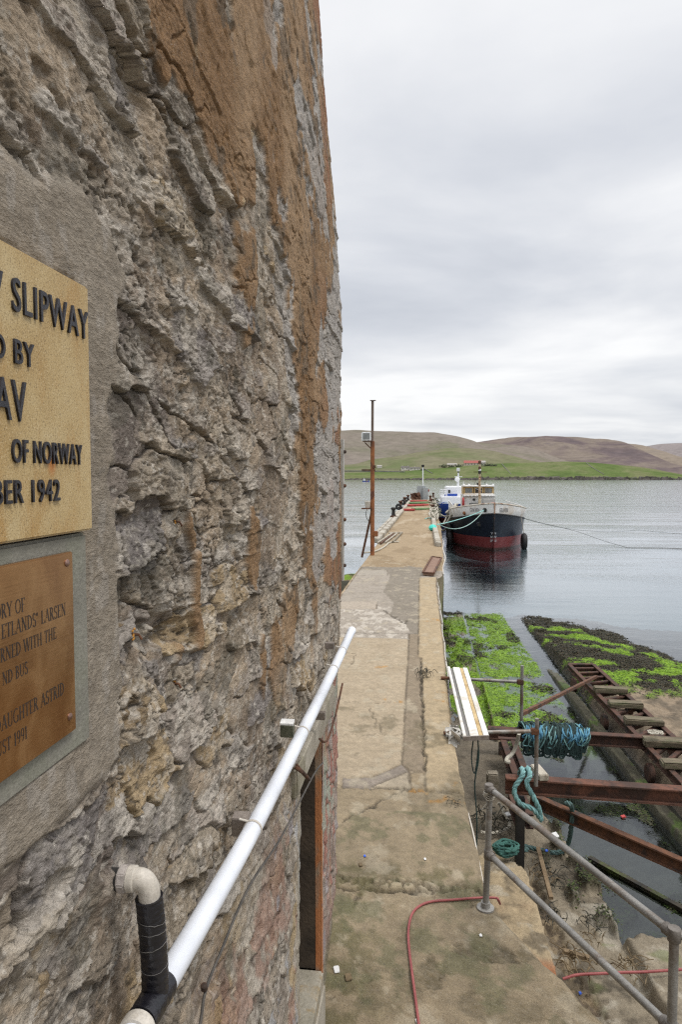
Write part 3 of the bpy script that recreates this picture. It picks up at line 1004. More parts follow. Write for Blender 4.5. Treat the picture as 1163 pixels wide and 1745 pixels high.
MB().tube([(PXc, y, pz(y)) for y in np.linspace(1.03, 4.19, 40)], PR, 28).build('pipe_run', PVC, pipe, True)
MB().lathe((PXc, 4.165, pz(4.165)), (0, 1, -.02), [(0, PR), (.002, PR + .0024), (.045, PR + .0024), (.046, .019), (.01, .018)], 28).build('end_socket', PVC, pipe, True)
MB().tube([(PXc, y, pz(y)) for y in (.35, .7, 1.0)], PR, 28).build('pipe_run', PVC, pipe, True)
MB().lathe((PXc, .995, pz(.995)), (0, 1, -.08), [(0, PR), (.001, PR + .0045), (.010, PR + .005), (.026, PR + .0045), (.027, PR + .002)], 28).build('socket', PVC_OLD, pipe, True)
for i, (px, py) in enumerate(((583, 1112), (568, 1148), (515, 1245), (430, 1415))):
    y = float(at(px, py, x=-.463)[1])
    m_ = MB().lathe((PXc, y, pz(y)), (0, 1, 0), [(-.004, PR + .0003), (-.004, PR + .0026), (.004, PR + .0026), (.004, PR + .0003)], 24)
    k = m_.build('pipe_clip', PVC_OLD if i < 3 else PVC_OLD, pipe, True)
    xw = wall_x(y, pz(y) + .035)
    mb = MB().tube([(PXc - .012, y, pz(y) + .022), (PXc - .026, y - .003, pz(y) + .026), (PXc - .036, y - .006, pz(y) + .030)], .0032, 8)
    mb.build('clip_tail', PVC_OLD, k, True)
# little wall plates by the clips
for (px, py, s_, l_) in ((490, 1243, .026, 'small green wooden wall block capped white, touching the white pipe'),
                         (412, 1404, .030, 'grey steel plate bracket beside the nearest pipe clip'),
                         (562, 1100, .018, 'small metal tab on the wall above the far pipe clip'),
                         (546, 1219, .020, 'dark stub of metal below the middle of the white pipe')):
    p = at(px, py, x=-.50)
    o = MB().frame(p, (1, 0, 0), (0, 1, .25), (0, -.1, 1), .024, s_ * .55, s_ * .9).build('wall_bracket', STEELB if px != 490 else weathered('greenish_block', (.05, .055, .03), (.12, .12, .08), None, 30, .9), None, bevel=.002)
    if px == 490:
        MB().frame((p[0], p[1], p[2] + .027), (1, 0, 0), (0, 1, .25), (0, -.1, 1), .0245, .0145, .004).build('cap', LITTER, o)
    tag(o, l_, 'bracket')
# taped branch and elbow
e0 = np.array([PXc - .005, 1.045, 4.545])
tp = [(PXc, 1.088, pz(1.08)), (PXc + .001, 1.086, 4.35), (PXc + .001, 1.080, 4.41), (PXc, 1.076, 4.45), (PXc - .002, 1.073, 4.488)]
TQ = smooth_path(tp, 14)
rr = [.0218 + .0011 * (0.5 + 0.5 * math.sin(i * 1.7)) + random.uniform(0, .0006) for i in range(len(TQ))]
MB().tube(TQ, rr, 26).build('tape_wrap', TAPE, pipe, True)
MB().tube([(PXc, y, pz(y) + .001) for y in np.linspace(1.028, 1.125, 14)], [PR + .002 + .001 * math.sin(i * 2.2) for i in range(14)], 26).build('tape_wrap', TAPE, pipe, True)
EDG = weathered('tape_glint', (.10, .095, .09), (.17, .16, .15), None, 30, .5)
for i, q in enumerate((17, 26, 33, 41)):
    c0 = np.array(TQ[q])
    ring = []
    for k in range(26):
        a = 2 * math.pi * k / 26
        ring.append((c0[0] + (rr[q] + .0006) * math.cos(a), c0[1] + (rr[q] + .0006) * math.sin(a), c0[2] + .005 * math.sin(a + i * 1.3) + random.uniform(-.0012, .0012)))
    MB().tube(ring, .0005, 5, closed=True).build('tape_edge', EDG, pipe, True)
el = smooth_path([(PXc - .001, 1.073, 4.480), (PXc - .002, 1.071, 4.504), (PXc - .011, 1.069, 4.519), (PXc - .030, 1.068, 4.521)], 8)
MB().tube(el, .0182, 26).build('elbow', PVC_OLD, pipe, True)
MB().lathe((PXc - .022, 1.0685, 4.5205), (-1, -.05, 0), [(0, .0185), (.002, .0212), (.013, .0212), (.015, .019)], 26).build('elbow_collar', PVC_OLD, pipe, True)
nut = MB().lathe((PXc - .036, 1.067, 4.5205), (-1, -.05, 0), [(0, .0232), (.014, .0232), (.015, .019)], 8).build('union_nut', weathered('grey_nut', (.27, .24, .22), (.40, .36, .33), None, 30, .5, 0, .2, 150), pipe, bevel=.002)
MB().tube([(PXc - .045, 1.067, 4.518), (PXc - .06, 1.067, 4.517), (-.60, 1.066, 4.515)], .019, 16).build('wall_stub', DARK, pipe, True)

# thin dark cable with its clip lower on the wall
cab = smooth_path([at(550, 1300, x=-.52), at(535, 1320, x=-.515), at(480, 1425, x=-.51), at(425, 1510, x=-.505), at(375, 1625, x=-.503), at(350, 1690, x=-.503), at(338, 1760, x=-.503), at(300, 1900, x=-.503)], 8)
cable = MB().tube(cab, .0038, 8).build('wall_cable', weathered('grey_brown_cable', (.05, .045, .04), (.10, .09, .08), None, 10, .7), None, True)
tag(cable, 'thin dark cable sloping down the stone wall below the white pipe', 'cable')
p = at(348, 1682, x=-.505)
MB().lathe(p, (0, .3, -1), [(-.008, .005), (-.006, .008), (.006, .008), (.008, .005)], 10).build('cable_clip', RUST, cable, True)
# ------------------------------------------------------------------ water, sea bed, hills
wm, t_, b_ = newmat('sea_water')
t_.n.remove(b_)
pos_ = t_.pos()
px3, py3, pz3 = t_.sep(pos_)[:3]
wa = t_.noise(t_.mapv(pos_, (1, 1.6, 1)), 5.0, 3, .55)
wb = t_.noise(t_.mapv(pos_, (.45, 1, 1)), 0.9, 4, .6)
wc = t_.noise(t_.mapv(pos_, (.05, .16, 1)), 1.0, 3, .5)
calm = t_.ramp(wc, [(.38, .25), (.62, 1.0)])
near = t_.ramp(t_.math('DIVIDE', py3, 120.0), [(0.12, .10), (.40, .55), (.70, .9), (1.0, 1.3)])
hgt = t_.math('MULTIPLY', t_.math('MULTIPLY', t_.math('ADD', t_.math('MULTIPLY', wa, .35), wb), calm), near)
nb = t_.bump(hgt, .62, .12)
fr = t_.new('ShaderNodeFresnel')
fr.inputs['IOR'].default_value = 1.34
t_.put(fr.inputs['Normal'], nb)
gl = t_.new('ShaderNodeBsdfGlossy')
gl.inputs['Roughness'].default_value = .09
gl.inputs['Color'].default_value = (.93, .96, 1, 1)
t_.put(gl.inputs['Normal'], nb)
tr = t_.new('ShaderNodeBsdfTransparent')
tr.inputs['Color'].default_value = (.66, .72, .71, 1)
ms = t_.new('ShaderNodeMixShader')
t_.put(ms.inputs[0], t_.math('MULTIPLY_ADD', fr.outputs[0], 1.5, 0.02, True))
t_.l.new(tr.outputs[0], ms.inputs[1])
t_.l.new(gl.outputs[0], ms.inputs[2])
t_.l.new(ms.outputs[0], [q for q in t_.n if q.type == 'OUTPUT_MATERIAL'][0].inputs[0])
tag(MB().add([(-6000, 3, 0), (9000, 3, 0), (9000, 9000, 0), (-6000, 9000, 0)], [(0, 1, 2, 3)]).build('water', wm), kind='structure')
tag(MB().add([(-6000, -40, -3.2), (9000, -40, -3.2), (9000, 9000, -3.2), (-6000, 9000, -3.2)], [(0, 1, 2, 3)]).build(
    'seabed', weathered('sea_floor', (.19, .24, .28), (.21, .26, .30), None, .3, .9, 0, 0)), kind='structure')
tag(MB().add([(-300, -300, 1.6), (300, -300, 1.6), (300, 2.4, 1.6), (-300, 2.4, 1.6)], [(0, 1, 2, 3)]).build(
    'ground', weathered('yard_ground', (.16, .14, .11), (.26, .23, .18), None, 1.5, .95, 0, .4, 20)), kind='structure')


def hillmat(name, cols, sc=.004, st=(1, 1, 2.5), fine=.05):
    m, t, b = newmat(name)
    v = t.mapv(t.pos(), st)
    n = t.noise(v, sc, 8, .62, .6)
    k = len(cols)
    c = t.ramp(n, [(.30 + .42 * i / max(1, k - 1), q) for i, q in enumerate(cols)])
    f = t.noise(v, fine, 6, .65)
    c = t.mix(1.0, c, t.ramp(f, [(.3, .80), (.7, 1.16)]), 'MULTIPLY')
    t.put(b.inputs['Base Color'], c)
    b.inputs['Roughness'].default_value = 1.0
    b.inputs['Specular IOR Level'].default_value = 0.0
    t.put(b.inputs['Normal'], t.bump(f, .5, 6))
    return m


TERR = []


def hill(name, D, Y0, prof, mat, back=700, nx=260, ny=60, pw=.8, rough=5, fold=0.0, k=0):
    """ridge whose skyline follows (photo x, photo y) points at distance D, rising from the shore at Y0"""
    pts = [at(a, b, y=D) for a, b in prof]
    X = np.linspace(pts[0][0], pts[-1][0], nx)
    H = np.interp(X, [p[0] for p in pts], [p[2] for p in pts])
    ker = np.hanning(9)
    Hs = np.convolve(np.pad(H, 4, 'edge'), ker / ker.sum(), 'valid')
    Yv = np.concatenate([np.linspace(Y0, D, ny), np.linspace(D, D + back, 14)[1:]])
    y, x = np.meshgrid(Yv, X, indexing='ij')
    t = np.clip((y - Y0) / (D - Y0), 0, 1)
    up = np.sin(t * np.pi / 2) ** (1 / pw)
    dn = np.clip((y - D) / back, 0, 1)
    z = Hs[None, :] * up * (1 - dn ** 2 * .6)
    env = np.sin(np.clip(t, 0, 1) * np.pi)
    z = z + (fbm(x / 160, y / 160, 5, k) - .5) * rough * 4 * env + (np.abs(fbm(x / 260 + y / 900, y / 700, 3, k + 2) - .5)) * fold * env
    z = np.where(t <= 0, -1.0, z)
    P = np.stack([x, y, z], -1)
    o = grid_mesh(name, P, mat, flip=True)
    TERR.append((X, Yv, z))
    return tag(o, kind='structure')


hill('hill', 3600, 2600, [(980, 812), (1030, 790), (1060, 772), (1085, 765), (1105, 760), (1122, 757), (1145, 756), (1180, 757), (1260, 770), (1400, 790)],
     hillmat('far_heather', [(.19, .17, .17), (.225, .20, .195), (.205, .18, .185)]), k=1)
hill('hill', 2900, 1900, [(900, 812), (960, 778), (1000, 763), (1022, 759), (1045, 757), (1062, 759), (1080, 766), (1100, 777), (1130, 790), (1160, 799), (1200, 806), (1300, 811)],
     hillmat('tan_slope', [(.185, .155, .13), (.215, .18, .145), (.16, .138, .13)]), k=2)
hill('hill', 2300, 1500, [(700, 800), (760, 770), (800, 757), (830, 754.5), (880, 753), (920, 751), (960, 749.5), (985, 749.5), (1003, 751), (1018, 757), (1035, 767), (1055, 781), (1080, 797), (1110, 808), (1180, 812)],
     hillmat('dark_heather', [(.095, .08, .085), (.125, .10, .10), (.185, .155, .13), (.11, .092, .095)], .006), k=3, fold=60)
hill('hill', 2000, 1250, [(300, 738), (420, 733), (520, 731), (585, 735), (620, 736), (660, 739), (700, 743), (740, 745), (775, 749), (800, 754), (840, 763), (880, 776), (920, 790), (960, 803), (1000, 811)],
     hillmat('brown_moor', [(.125, .13, .08), (.165, .148, .12), (.19, .165, .142), (.15, .128, .12)], .005), k=4, fold=70)  # moor browns greyed, so distance haze is put into the colour
hill('hill', 1600, 1130, [(300, 780), (480, 785), (590, 792), (640, 784), (690, 776), (720, 770), (760, 765), (800, 765), (840, 772), (880, 783), (930, 797), (990, 809), (1050, 812)],
     hillmat('green_brown_slope', [(.10, .13, .055), (.155, .15, .095), (.18, .16, .12)], .006), k=5, fold=30)
GREEN = hillmat('green_pasture', [(.072, .105, .038), (.10, .135, .048), (.145, .155, .078), (.09, .12, .044)], .012, (1, 1, 1), .12)
hill('hill', 1280, 1085, [(200, 806), (480, 804), (585, 806), (640, 803.5), (690, 802), (740, 797.5), (790, 794), (850, 790), (900, 788.5), (960, 786.5), (1000, 787.5), (1040, 791), (1080, 795), (1110, 800), (1140, 808), (1165, 812.5), (1230, 816)],
     GREEN, back=300, rough=1.2, k=6, pw=.9)
# rocky shore under the pasture
mb = MB()
for i in range(900):
    X = random.uniform(-260, 560)
    h = random.uniform(.8, 4.0) * (1.0 if X > -20 else .8) * (1.35 if 80 < X < 380 else .8)
    Yk = 1080 + random.uniform(-3, 9)
    s_ = random.uniform(1.5, 7)
    vs = []
    for (qx, qy, qz) in ((-1, -1, 0), (1, -1, 0), (1, 1, 0), (-1, 1, 0), (-.6, -.5, 1), (.5, -.6, 1), (.6, .6, 1), (-.5, .5, 1)):
        vs.append((X + qx * s_ * random.uniform(.7, 1.3), Yk + qy * 4 * random.uniform(.7, 1.3), (qz * h if qz else -.6) * random.uniform(.6, 1.2)))
    mb.add(vs, [(0, 3, 2, 1), (4, 5, 6, 7), (0, 1, 5, 4), (1, 2, 6, 5), (2, 3, 7, 6), (3, 0, 4, 7)])
tag(mb.build('shore_rocks', weathered('shore_rock', (.035, .03, .026), (.12, .105, .09), (.05, .055, .03), .12, .95, 0, .3, .8)), kind='stuff')


def ground_at(px, py):
    """first terrain hit along the pixel ray"""
    for D in np.arange(1090, 2600, 6):
        p = at(px, py, y=D)
        for X, Yv, z in TERR:
            if Yv[0] < D < Yv[-1] and X[0] < p[0] < X[-1]:
                j = int(np.searchsorted(Yv, D))
                i = int(np.searchsorted(X, p[0]))
                if z[min(j, len(Yv) - 1), min(i, len(X) - 1)] >= p[2]:
                    return p
    return at(px, py, y=1280)


def house(name, px0, px1, py_, hpx, roofm, wallm, label, roof_px=3.5, chim=0):
    a, b = ground_at((px0 + px1) / 2, py_), None
    k = a[1] / F
    wd = (px1 - px0) * k
    ht = hpx * k
    rh = roof_px * k
    dp = min(wd * .6, 9)
    t = empty(name, a, label, 'house', 'houses on the far shore')
    x0, x1, y0, y1, z0, z1 = a[0] - wd / 2, a[0] + wd / 2, a[1], a[1] + dp, a[2] - 1.5, a[2] + ht
    MB().box(x0, x1, y0, y1, z0, z1).build('wall', wallm, t)
    ym = (y0 + y1) / 2
    rf = MB().add([(x0 - .4, y0 - .5, z1 - .2), (x1 + .4, y0 - .5, z1 - .2), (x1 + .4, y1 + .5, z1 - .2), (x0 - .4, y1 + .5, z1 - .2), (x0 - .2, ym, z1 + rh), (x1 + .2, ym, z1 + rh)],
                  [(0, 1, 5, 4), (2, 3, 4, 5), (1, 2, 5), (3, 0, 4), (3, 2, 1, 0)]).build('roof', roofm, t)
    for c in range(chim):
        xx = x0 + wd * (.15 + .7 * c / max(1, chim - 1) if chim > 1 else .5)
        MB().box(xx - .5, xx + .5, ym - .5, ym + .5, z1 + rh * .6, z1 + rh + 1.2).build('chimney', wallm, rf)
    for c in range(max(2, int(wd / 5))):
        xx = x0 + wd * (c + .5) / max(2, int(wd / 5))
        MB().box(xx - .7, xx + .7, y0 - .05, y0 + .1, z0 + 1.5 + ht * .3, z0 + 1.5 + ht * .75).build('window', GLASSY, t)
    return t


HW = weathered('house_render', (.58, .55, .50), (.66, .63, .58), None, .3, .9, 0, 0)
HC = weathered('house_cream', (.40, .36, .30), (.48, .44, .37), None, .3, .9, 0, 0)
RR = weathered('red_roof', (.30, .085, .075), (.36, .12, .10), None, .3, .9, 0, 0)
RG = weathered('dark_roof', (.09, .08, .075), (.13, .12, .11), None, .3, .9, 0, 0)
RGL = weathered('light_roof', (.34, .32, .30), (.40, .38, .36), None, .3, .9, 0, 0)
house('cottage', 684, 698, 801, 4.0, RG, HW, 'small white cottage with dark roof, left end of the pair behind the pier mast', 2.6, 2)
house('cottage', 698.5, 716, 801, 3.0, RG, HW, 'long low white cottage right beside the small white cottage on the green shore', 2.0, 1)
house('farmhouse', 792, 822, 793, 4.0, RR, HC, 'long farm building with red roof above the navy boat', 4.2, 1)
house('gable_house', 820, 828, 793, 5.2, RGL, HW, 'pale gabled house at the right end of the red roofed farm', 2.6, 0)
house('barn', 763, 779, 794.5, 3.0, RGL, HC, 'low pale barn left of the red roofed farm', 1.8, 0)
house('croft', 643, 651, 797, 2.6, RGL, HW, 'tiny white croft alone on the far left slope behind the lamp mast', 1.6, 0)
# shore road on the far left under the slope
ra = [ground_at(px, py) for px, py in ((560, 803.2), (600, 803.0), (640, 803.2), (665, 804.2), (690, 804.6))]
mb = MB()
for p, q in zip(ra[:-1], ra[1:]):
    mb.bar(p + np.array([0, -2, .5]), q + np.array([0, -2, .5]), 3.0, 1.6)
tag(mb.build('road', weathered('far_road', (.17, .17, .17), (.22, .22, .22), None, .2, .95, 0, 0)), kind='structure')
# drystone field walls on the pasture
for pts, l_ in ((((724, 799.5), (730, 803), (738, 807.5)), 'short stone field wall left of the pale barn, running down the pasture'), (((856, 791), (862, 798), (872, 809)), 'stone field wall on the pasture just right of the farm bushes'),
                (((1000, 789), (1010, 797), (1030, 809)), 'far right stone field wall running down the green pasture')):
    q_ = smooth_path([ground_at(*p) for p in pts], 6)
    mb = MB()
    for p, q in zip(q_[:-1], q_[1:]):
        mb.bar(p + np.array([0, 0, .3]), q + np.array([0, 0, .3]), .9, 1.5)
    tag(mb.build('field_wall', weathered('dry_stone', (.10, .095, .085), (.17, .16, .145), None, .5, .95, 0, 0)), l_, 'wall', 'field walls on the far shore')
# low bushes by the farm
for i, (px, py, s_) in enumerate(((758, 795, 3.2), (770, 796, 2.5), (782, 795.5, 3.5), (829, 794, 4.0), (835, 794, 3.2), (842, 794.5, 2.6), (722, 801, 2.0))):
    p = ground_at(px, py)
    mb = MB()
    for q in range(70):
        c = np.array(p) + np.array([random.gauss(0, s_ * 1.1), random.gauss(0, s_ * .6), abs(random.gauss(0, s_ * .5))])
        mb.frame(c, (1, random.random(), .2), (-.3, 1, random.random()), (random.random(), .2, 1), random.uniform(.3, .9), random.uniform(.3, .8), .25)
    o = mb.build('bush', weathered('bush_leaf', (.035, .05, .02), (.075, .085, .04), None, .4, .95, 0, 0))
    tag(o, ['low dark bush left of the pale barn', 'low dark bush in front of the pale barn', 'low dark bush between barn and red roofed farm', 'bush just right of the gabled house',
            'middle bush right of the gabled house', 'outermost bush right of the gabled house', 'lone small bush right of the low white cottage'][i], 'bush', 'bushes round the far houses')

# ------------------------------------------------------------------ concrete pier and quay deck
ZD = 2.1
pier = empty('concrete_pier', (0, 26, ZD), 'long narrow brown concrete pier running out from the building into the sea', 'pier')


def PD(lst, z=ZD):
    return [tuple(at(a, b, z=z)[:2]) for a, b in lst]


RY = [2.2, 3.875, 4.288, 4.774, 4.97, 5.6, 6.416, 8.6, 12.5, 20.9, 21.6, 24.5, 26.3, 41, 62, 93]
RX = [1.93, 1.05, .82, .535, .457, .43, .389, .33, .328, .32, .50, .60, .663, .85, .9, .93]
LX = -2.24
DECK_END = 92.0


def right_x(y):
    return np.interp(y, RY, RX)


def deck_sheet():
    Y = np.exp(np.linspace(np.log(2.2), np.log(DECK_END), 1150))
    u = np.linspace(0, 1, 210)
    y, uu = np.meshgrid(Y, u, indexing='ij')
    r = right_x(y) + (fbm(y * 2.2, y * 0 + 3, 4, 2) - .5) * .045 * (y < 40)
    x = LX + (r - LX) * uu
    one = np.ones(y.shape + (3,))
    n1 = fbm(x * .9, y * .5, 5, 1)
    n2 = fbm(x * 4, y * 3, 5, 3, .6)
    n3 = fbm(x * 16, y * 14, 4, 5, .6)
    z = ZD + (n1 - .5) * .035 + (n2 - .5) * .016 + (n3 - .5) * .007 + (fbm(x * 55, y * 55, 3, 2) - .5) * .005
    brown = lerp(one * np.array([.25, .190, .115]), np.array([.33, .255, .165]), n2)
    pale = lerp(one * np.array([.275, .225, .155]), np.array([.375, .315, .23]), n2)
    near = lerp(one * np.array([.205, .165, .108]), np.array([.28, .23, .155]), n2)
    grey = lerp(one * np.array([.20, .175, .145]), np.array([.28, .255, .22]), n2)
    c = near.copy()
    slabs = (y > at(640, 1341, z=ZD)[1])
    c = np.where(slabs[..., None], pale, c)
    c = np.where((y > 12.95)[..., None], grey * 1.15, c)
    worn = (y > 13.0) & (y < 16.2)
    c = lerp(c, np.array([.45, .42, .37]), worn * sst(.50, .60, fbm(x * 7, y * 3.4, 5, 6, .68)) * .75)
    c = np.where((y > 22.6)[..., None], brown, c)
    far = y > 22.6
    c = lerp(c, np.array([.19, .135, .075]), far * sst(.5, .65, fbm(x * 1.2, y * .35, 5, 4, .6)) * .55)
    c = lerp(c, np.array([.40, .34, .25]), far * sst(.58, .68, fbm(x * 1.0 + 5, y * .25 + 3, 5, 2, .6)) * .6)
    dk = PD([(615, 966), (721, 966), (717, 990), (715, 1079), (700, 1079), (690, 1060), (666, 1045), (672, 1028), (653, 1009), (660, 996), (666, 981), (660, 973), (615, 971)])
    nx_, ny_ = x + (n3 - .5) * .12, y + (n2 - .5) * .6
    c = np.where(inpoly(nx_, ny_, dk)[..., None], lerp(one * np.array([.165, .145, .115]), np.array([.225, .20, .165]), n2), c)

    def patch(lst, col, lift, amt=1.0):
        nonlocal c, z
        p = PD(lst)
        m = inpoly(x + (n3 - .5) * .02, y + (n3 - .5) * .05, p)
        cc = lerp(one * np.array(col) * .88, np.array(col) * 1.12, n2)
        c = np.where(m[..., None], c * (1 - amt) + cc * amt, c)
        z = np.where(m, z + lift, z)
        bd = pdist(x, y, p + [p[0]])
        return m, bd

    joints = []
    for lst, col, lift in (
            ([(715, 985), (745, 984), (744, 1000), (757, 1100), (770, 1230), (797, 1352), (725, 1347), (719, 1122), (713, 1122)], (.335, .27, .175), .018),
            ([(697.5, 1080), (714, 1080), (713, 1120), (718, 1122), (724, 1315), (697, 1312), (685, 1301), (695, 1135)], (.215, .175, .125), .002),
            ([(583, 1325), (632, 1324), (686, 1301), (697, 1313), (632, 1341), (583, 1342)], (.225, .195, .165), .002),
            ([(632, 1341), (697, 1313), (699, 1345), (640, 1342)], (.33, .285, .215), .004),
            ([(699, 1316), (724, 1316), (725, 1347), (700, 1346)], (.27, .215, .14), .003),
            ([(560, 1031), (605, 966), (617, 966), (575, 1024)], (.375, .30, .205), .012),
            ([(612, 972), (660, 972), (661, 980), (606, 981)], (.30, .275, .235), .006),
            ([(580, 1025), (643, 1024), (642, 1038), (580, 1038)], (.33, .29, .24), .006)):
        m, bd = patch(lst, col, lift)
        joints.append(bd)
    jd = np.minimum.reduce(joints)
    w_ = .010 + y * .0009
    jm = 1 - sst(w_ * .35, w_ * 1.1, jd + (n3 - .5) * .02)
    z = z - jm * .014
    c = lerp(c, np.array([.11, .09, .065]), jm * .72 * sst(.3, .55, fbm(x * 5 + 3, y * 3, 3, 1)))
    # cracks, joints and the broken edge strip
    for pts, wd, dp, am in (([(583, 1401), (605, 1389), (620, 1381), (637, 1374), (655, 1364), (676, 1355), (694, 1347)], .012, .02, .9),
                            ([(583, 1342), (640, 1343), (725, 1349)], .010, .02, .8), ([(725, 1349), (800, 1357)], .008, .012, .5),
                            ([(583, 1252), (690, 1250)], .008, .008, .35), ([(583, 1197), (697, 1196)], .008, .008, .4), ([(722, 1250), (775, 1252)], .008, .008, .5),
                            ([(632, 1208), (640, 1228), (648, 1245)], .010, .01, .5), ([(590, 1110), (606, 1113), (600, 1130), (590, 1138)], .010, .01, .5),
                            ([(717, 1125), (721, 1220), (725, 1312)], .014, .02, .8), ([(655, 1040), (690, 1062), (695, 1058)], .03, .02, .7),
                            ([(600, 1010), (650, 1009)], .02, .01, .5), ([(583, 1079), (715, 1079)], .02, .01, .55),
                            ([(583, 1516), (608, 1514), (640, 1519), (690, 1516), (740, 1517), (790, 1515), (832, 1521)], .020, .035, 1.0),
                            ([(583, 1500), (620, 1506), (660, 1502), (700, 1507), (760, 1502), (800, 1506), (835, 1508)], .012, .02, .7),
                            ([(606, 1519), (611, 1528), (604, 1545)], .008, .015, .8), ([(790, 1516), (797, 1530), (800, 1546)], .006, .01, .6),
                            ([(560, 1690), (600, 1680), (650, 1660)], .008, .01, .4), ([(770, 1620), (800, 1628), (840, 1632)], .008, .01, .5)):
        pl = PD(pts)
        y0_, y1_ = min(p[1] for p in pl), max(p[1] for p in pl)
        rows = (Y > y0_ - .4) & (Y < y1_ + .4)
        xs, ys = x[rows], y[rows]
        d = pdist(xs + (fbm(xs * 9, ys * 9, 3, 4) - .5) * .10, ys + (fbm(xs * 9, ys * 9, 3, 6) - .5) * .16, pl)
        ww = wd + ys * .0005
        k = 1 - sst(ww * .35, ww * 1.15, d)
        z[rows] -= k * dp
        c[rows] = lerp(c[rows], np.array([.05, .042, .03]), k * am)
    # rubble band along the broken joint
    yb = at(700, 1511, z=ZD)[1]
    rb = np.exp(-((y - yb - .02) / .055) ** 2)
    f1, f2, rn, ox, oy = vorn(x / .085 + n3 * .5, y / .11 + n3 * .4, 2, .9)
    z = z + rb * (rn[0] * .022 - (1 - sst(.05, .16, f2 - f1)) * .03)
    c = lerp(c, np.array([.09, .075, .05]), rb * (1 - sst(.03, .16, f2 - f1)) * .85)
    c = lerp(c, np.array([.34, .30, .215]), rb * sst(.1, .3, f2 - f1) * .55)
    # moss, damp, stains
    mo = np.exp(-((x + .56) / .30) ** 2) * (y < 5.1) + np.exp(-((y - yb - .17) / .12) ** 2) * .9
    c = lerp(c, np.array([.105, .095, .045]), np.clip(mo, 0, 1) * sst(.42, .62, fbm(x * 9, y * 7, 5, 0, .62)) * .85)
    damp = np.zeros_like(y)
    for (pxx, pyy, rx, ry, am) in ((735, 1655, .10, .16, .9), (690, 1665, .13, .10, .7), (838, 1622, .24, .085, 1.0), (665, 1700, .2, .12, .4), (850, 1715, .22, .12, .6), (640, 1640, .2, .06, .35), (1000, 1690, .2, .07, .5), (720, 1600, .16, .06, .4)):
        p = at(pxx, pyy, z=ZD)
        dd = ((x - p[0]) / rx) ** 2 + ((y - p[1]) / ry) ** 2
        k = sst(1.05, .75, dd + (fbm(x * 9, y * 9, 5, 3, .62) - .5) * 3.4) * am
        damp = np.maximum(damp, k)
    damp = np.clip(damp * (.55 + 1.1 * (fbm(x * 26, y * 26, 4, 6, .65) - .25)), 0, 1)
    z = z - damp * .016
    c = lerp(c, np.array([.085, .074, .045]) + (fbm(x * 60, y * 60, 2, 4) - .5)[..., None] * .10, damp * .8)
    z = z + damp * (fbm(x * 70, y * 70, 2, 1) - .5) * .018
    c = lerp(c, np.array([.12, .10, .06]), (y < 9) * sst(.56, .70, fbm(x * 2.6 + 4, y * 2.0 + 8, 5, 5, .6)) * .6)
    c = lerp(c, np.array([.37, .33, .25]), (y < 26) * sst(.60, .72, fbm(x * 5 + 7, y * 4 + 1, 5, 7, .62)) * .5)
    for pts, rr_ in (([(735, 1359), (762, 1358), (785, 1362)], .045), ([(700, 1347), (724, 1346)], .035), ([(748, 1182), (762, 1181)], .03), ([(745, 1195), (765, 1196)], .04), ([(735, 1060), (745, 1058)], .12), ([(647, 1135), (655, 1135)], .06), ([(660, 1190), (680, 1193)], .05), ([(780, 1340), (794, 1346)], .03)):
        d = pdist(x + (n3 - .5) * .08, y + (n2 - .5) * .4, PD(pts))
        c = lerp(c, np.array([.36, .19, .045]), sst(rr_ * 1.6, rr_ * .3, d) * .75 * sst(.35, .6, fbm(x * 12, y * 6, 4, 1)))
    c = c * np.array([.97, .94, .91]) * (1 - .16 * sst(7.6, 6.6, y) * sst(.35, .6, fbm(x * 1.6 + 2, y * 1.3, 4, 4)))[..., None]
    c = lerp(c, np.array([.10, .098, .05]), (y < 6.2) * sst(.54, .66, fbm(x * 5 + 11, y * 4 + 3, 5, 2, .64)) * .6)
    edge = sst(.05, .0, r - x) * (y < 30)
    z = z - edge * (.012 + .03 * fbm(y * 5, y * 0 + 1, 3, 2))
    P = np.stack([x, y, z], -1)
    o = grid_mesh('deck', P, tinted('quay_concrete', 85, 11, .7, .008, .92, .74, 1.22, .6), c, None, pier, flip=True)
    return x, y, z


dX, dY_, dZ_ = deck_sheet()


def deck_z(x, y):
    i = int(np.argmin(abs(dY_[:, 0] - y)))
    j = int(np.argmin(abs(dX[i] - x)))
    return float(dZ_[i, j])


def side_sheet(name, j, sgn):
    """pier side dropping from the deck edge into the water"""
    xe, ye, ze = dX[::2, j], dY_[::2, j], dZ_[::2, j]
    V_ = np.linspace(0, 1, 40)
    yy, vv = np.meshgrid(ye, V_, indexing='ij')
    top = np.repeat(ze[:, None], 40, 1)
    z = top + (-.9 - top) * vv
    x = np.repeat(xe[:, None], 40, 1) + sgn * (-(.01) * sst(0, .05, vv) + (fbm(yy * 2.5, z * 3, 4, 3) - .5) * .05 * sst(0, .1, vv))
    one = np.ones(yy.shape + (3,))
    c = lerp(one * np.array([.16, .13, .085]), np.array([.27, .225, .15]), fbm(yy * 1.2, z * 2, 5, 2))
    c = lerp(c, np.array([.035, .035, .02]), sst(1.1, .55, z + (fbm(yy * 2, z, 4, 4) - .5) * .5))
    c = lerp(c, np.array([.10, .13, .03]), np.exp(-((z - 1.15) / .25) ** 2) * .6)
    grid_mesh(name, np.stack([x, yy, z], -1), tinted(name + '_concrete', 40, 6, .6, .012, .9, .75, 1.2, .3), c, None, pier, flip=(sgn < 0))


side_sheet('side_wall', -1, 1)
side_sheet('side_wall', 0, -1)
MB().box(LX, .93, DECK_END, DECK_END + .4, -1, ZD - .02).build('end_wall', STONEP, pier)
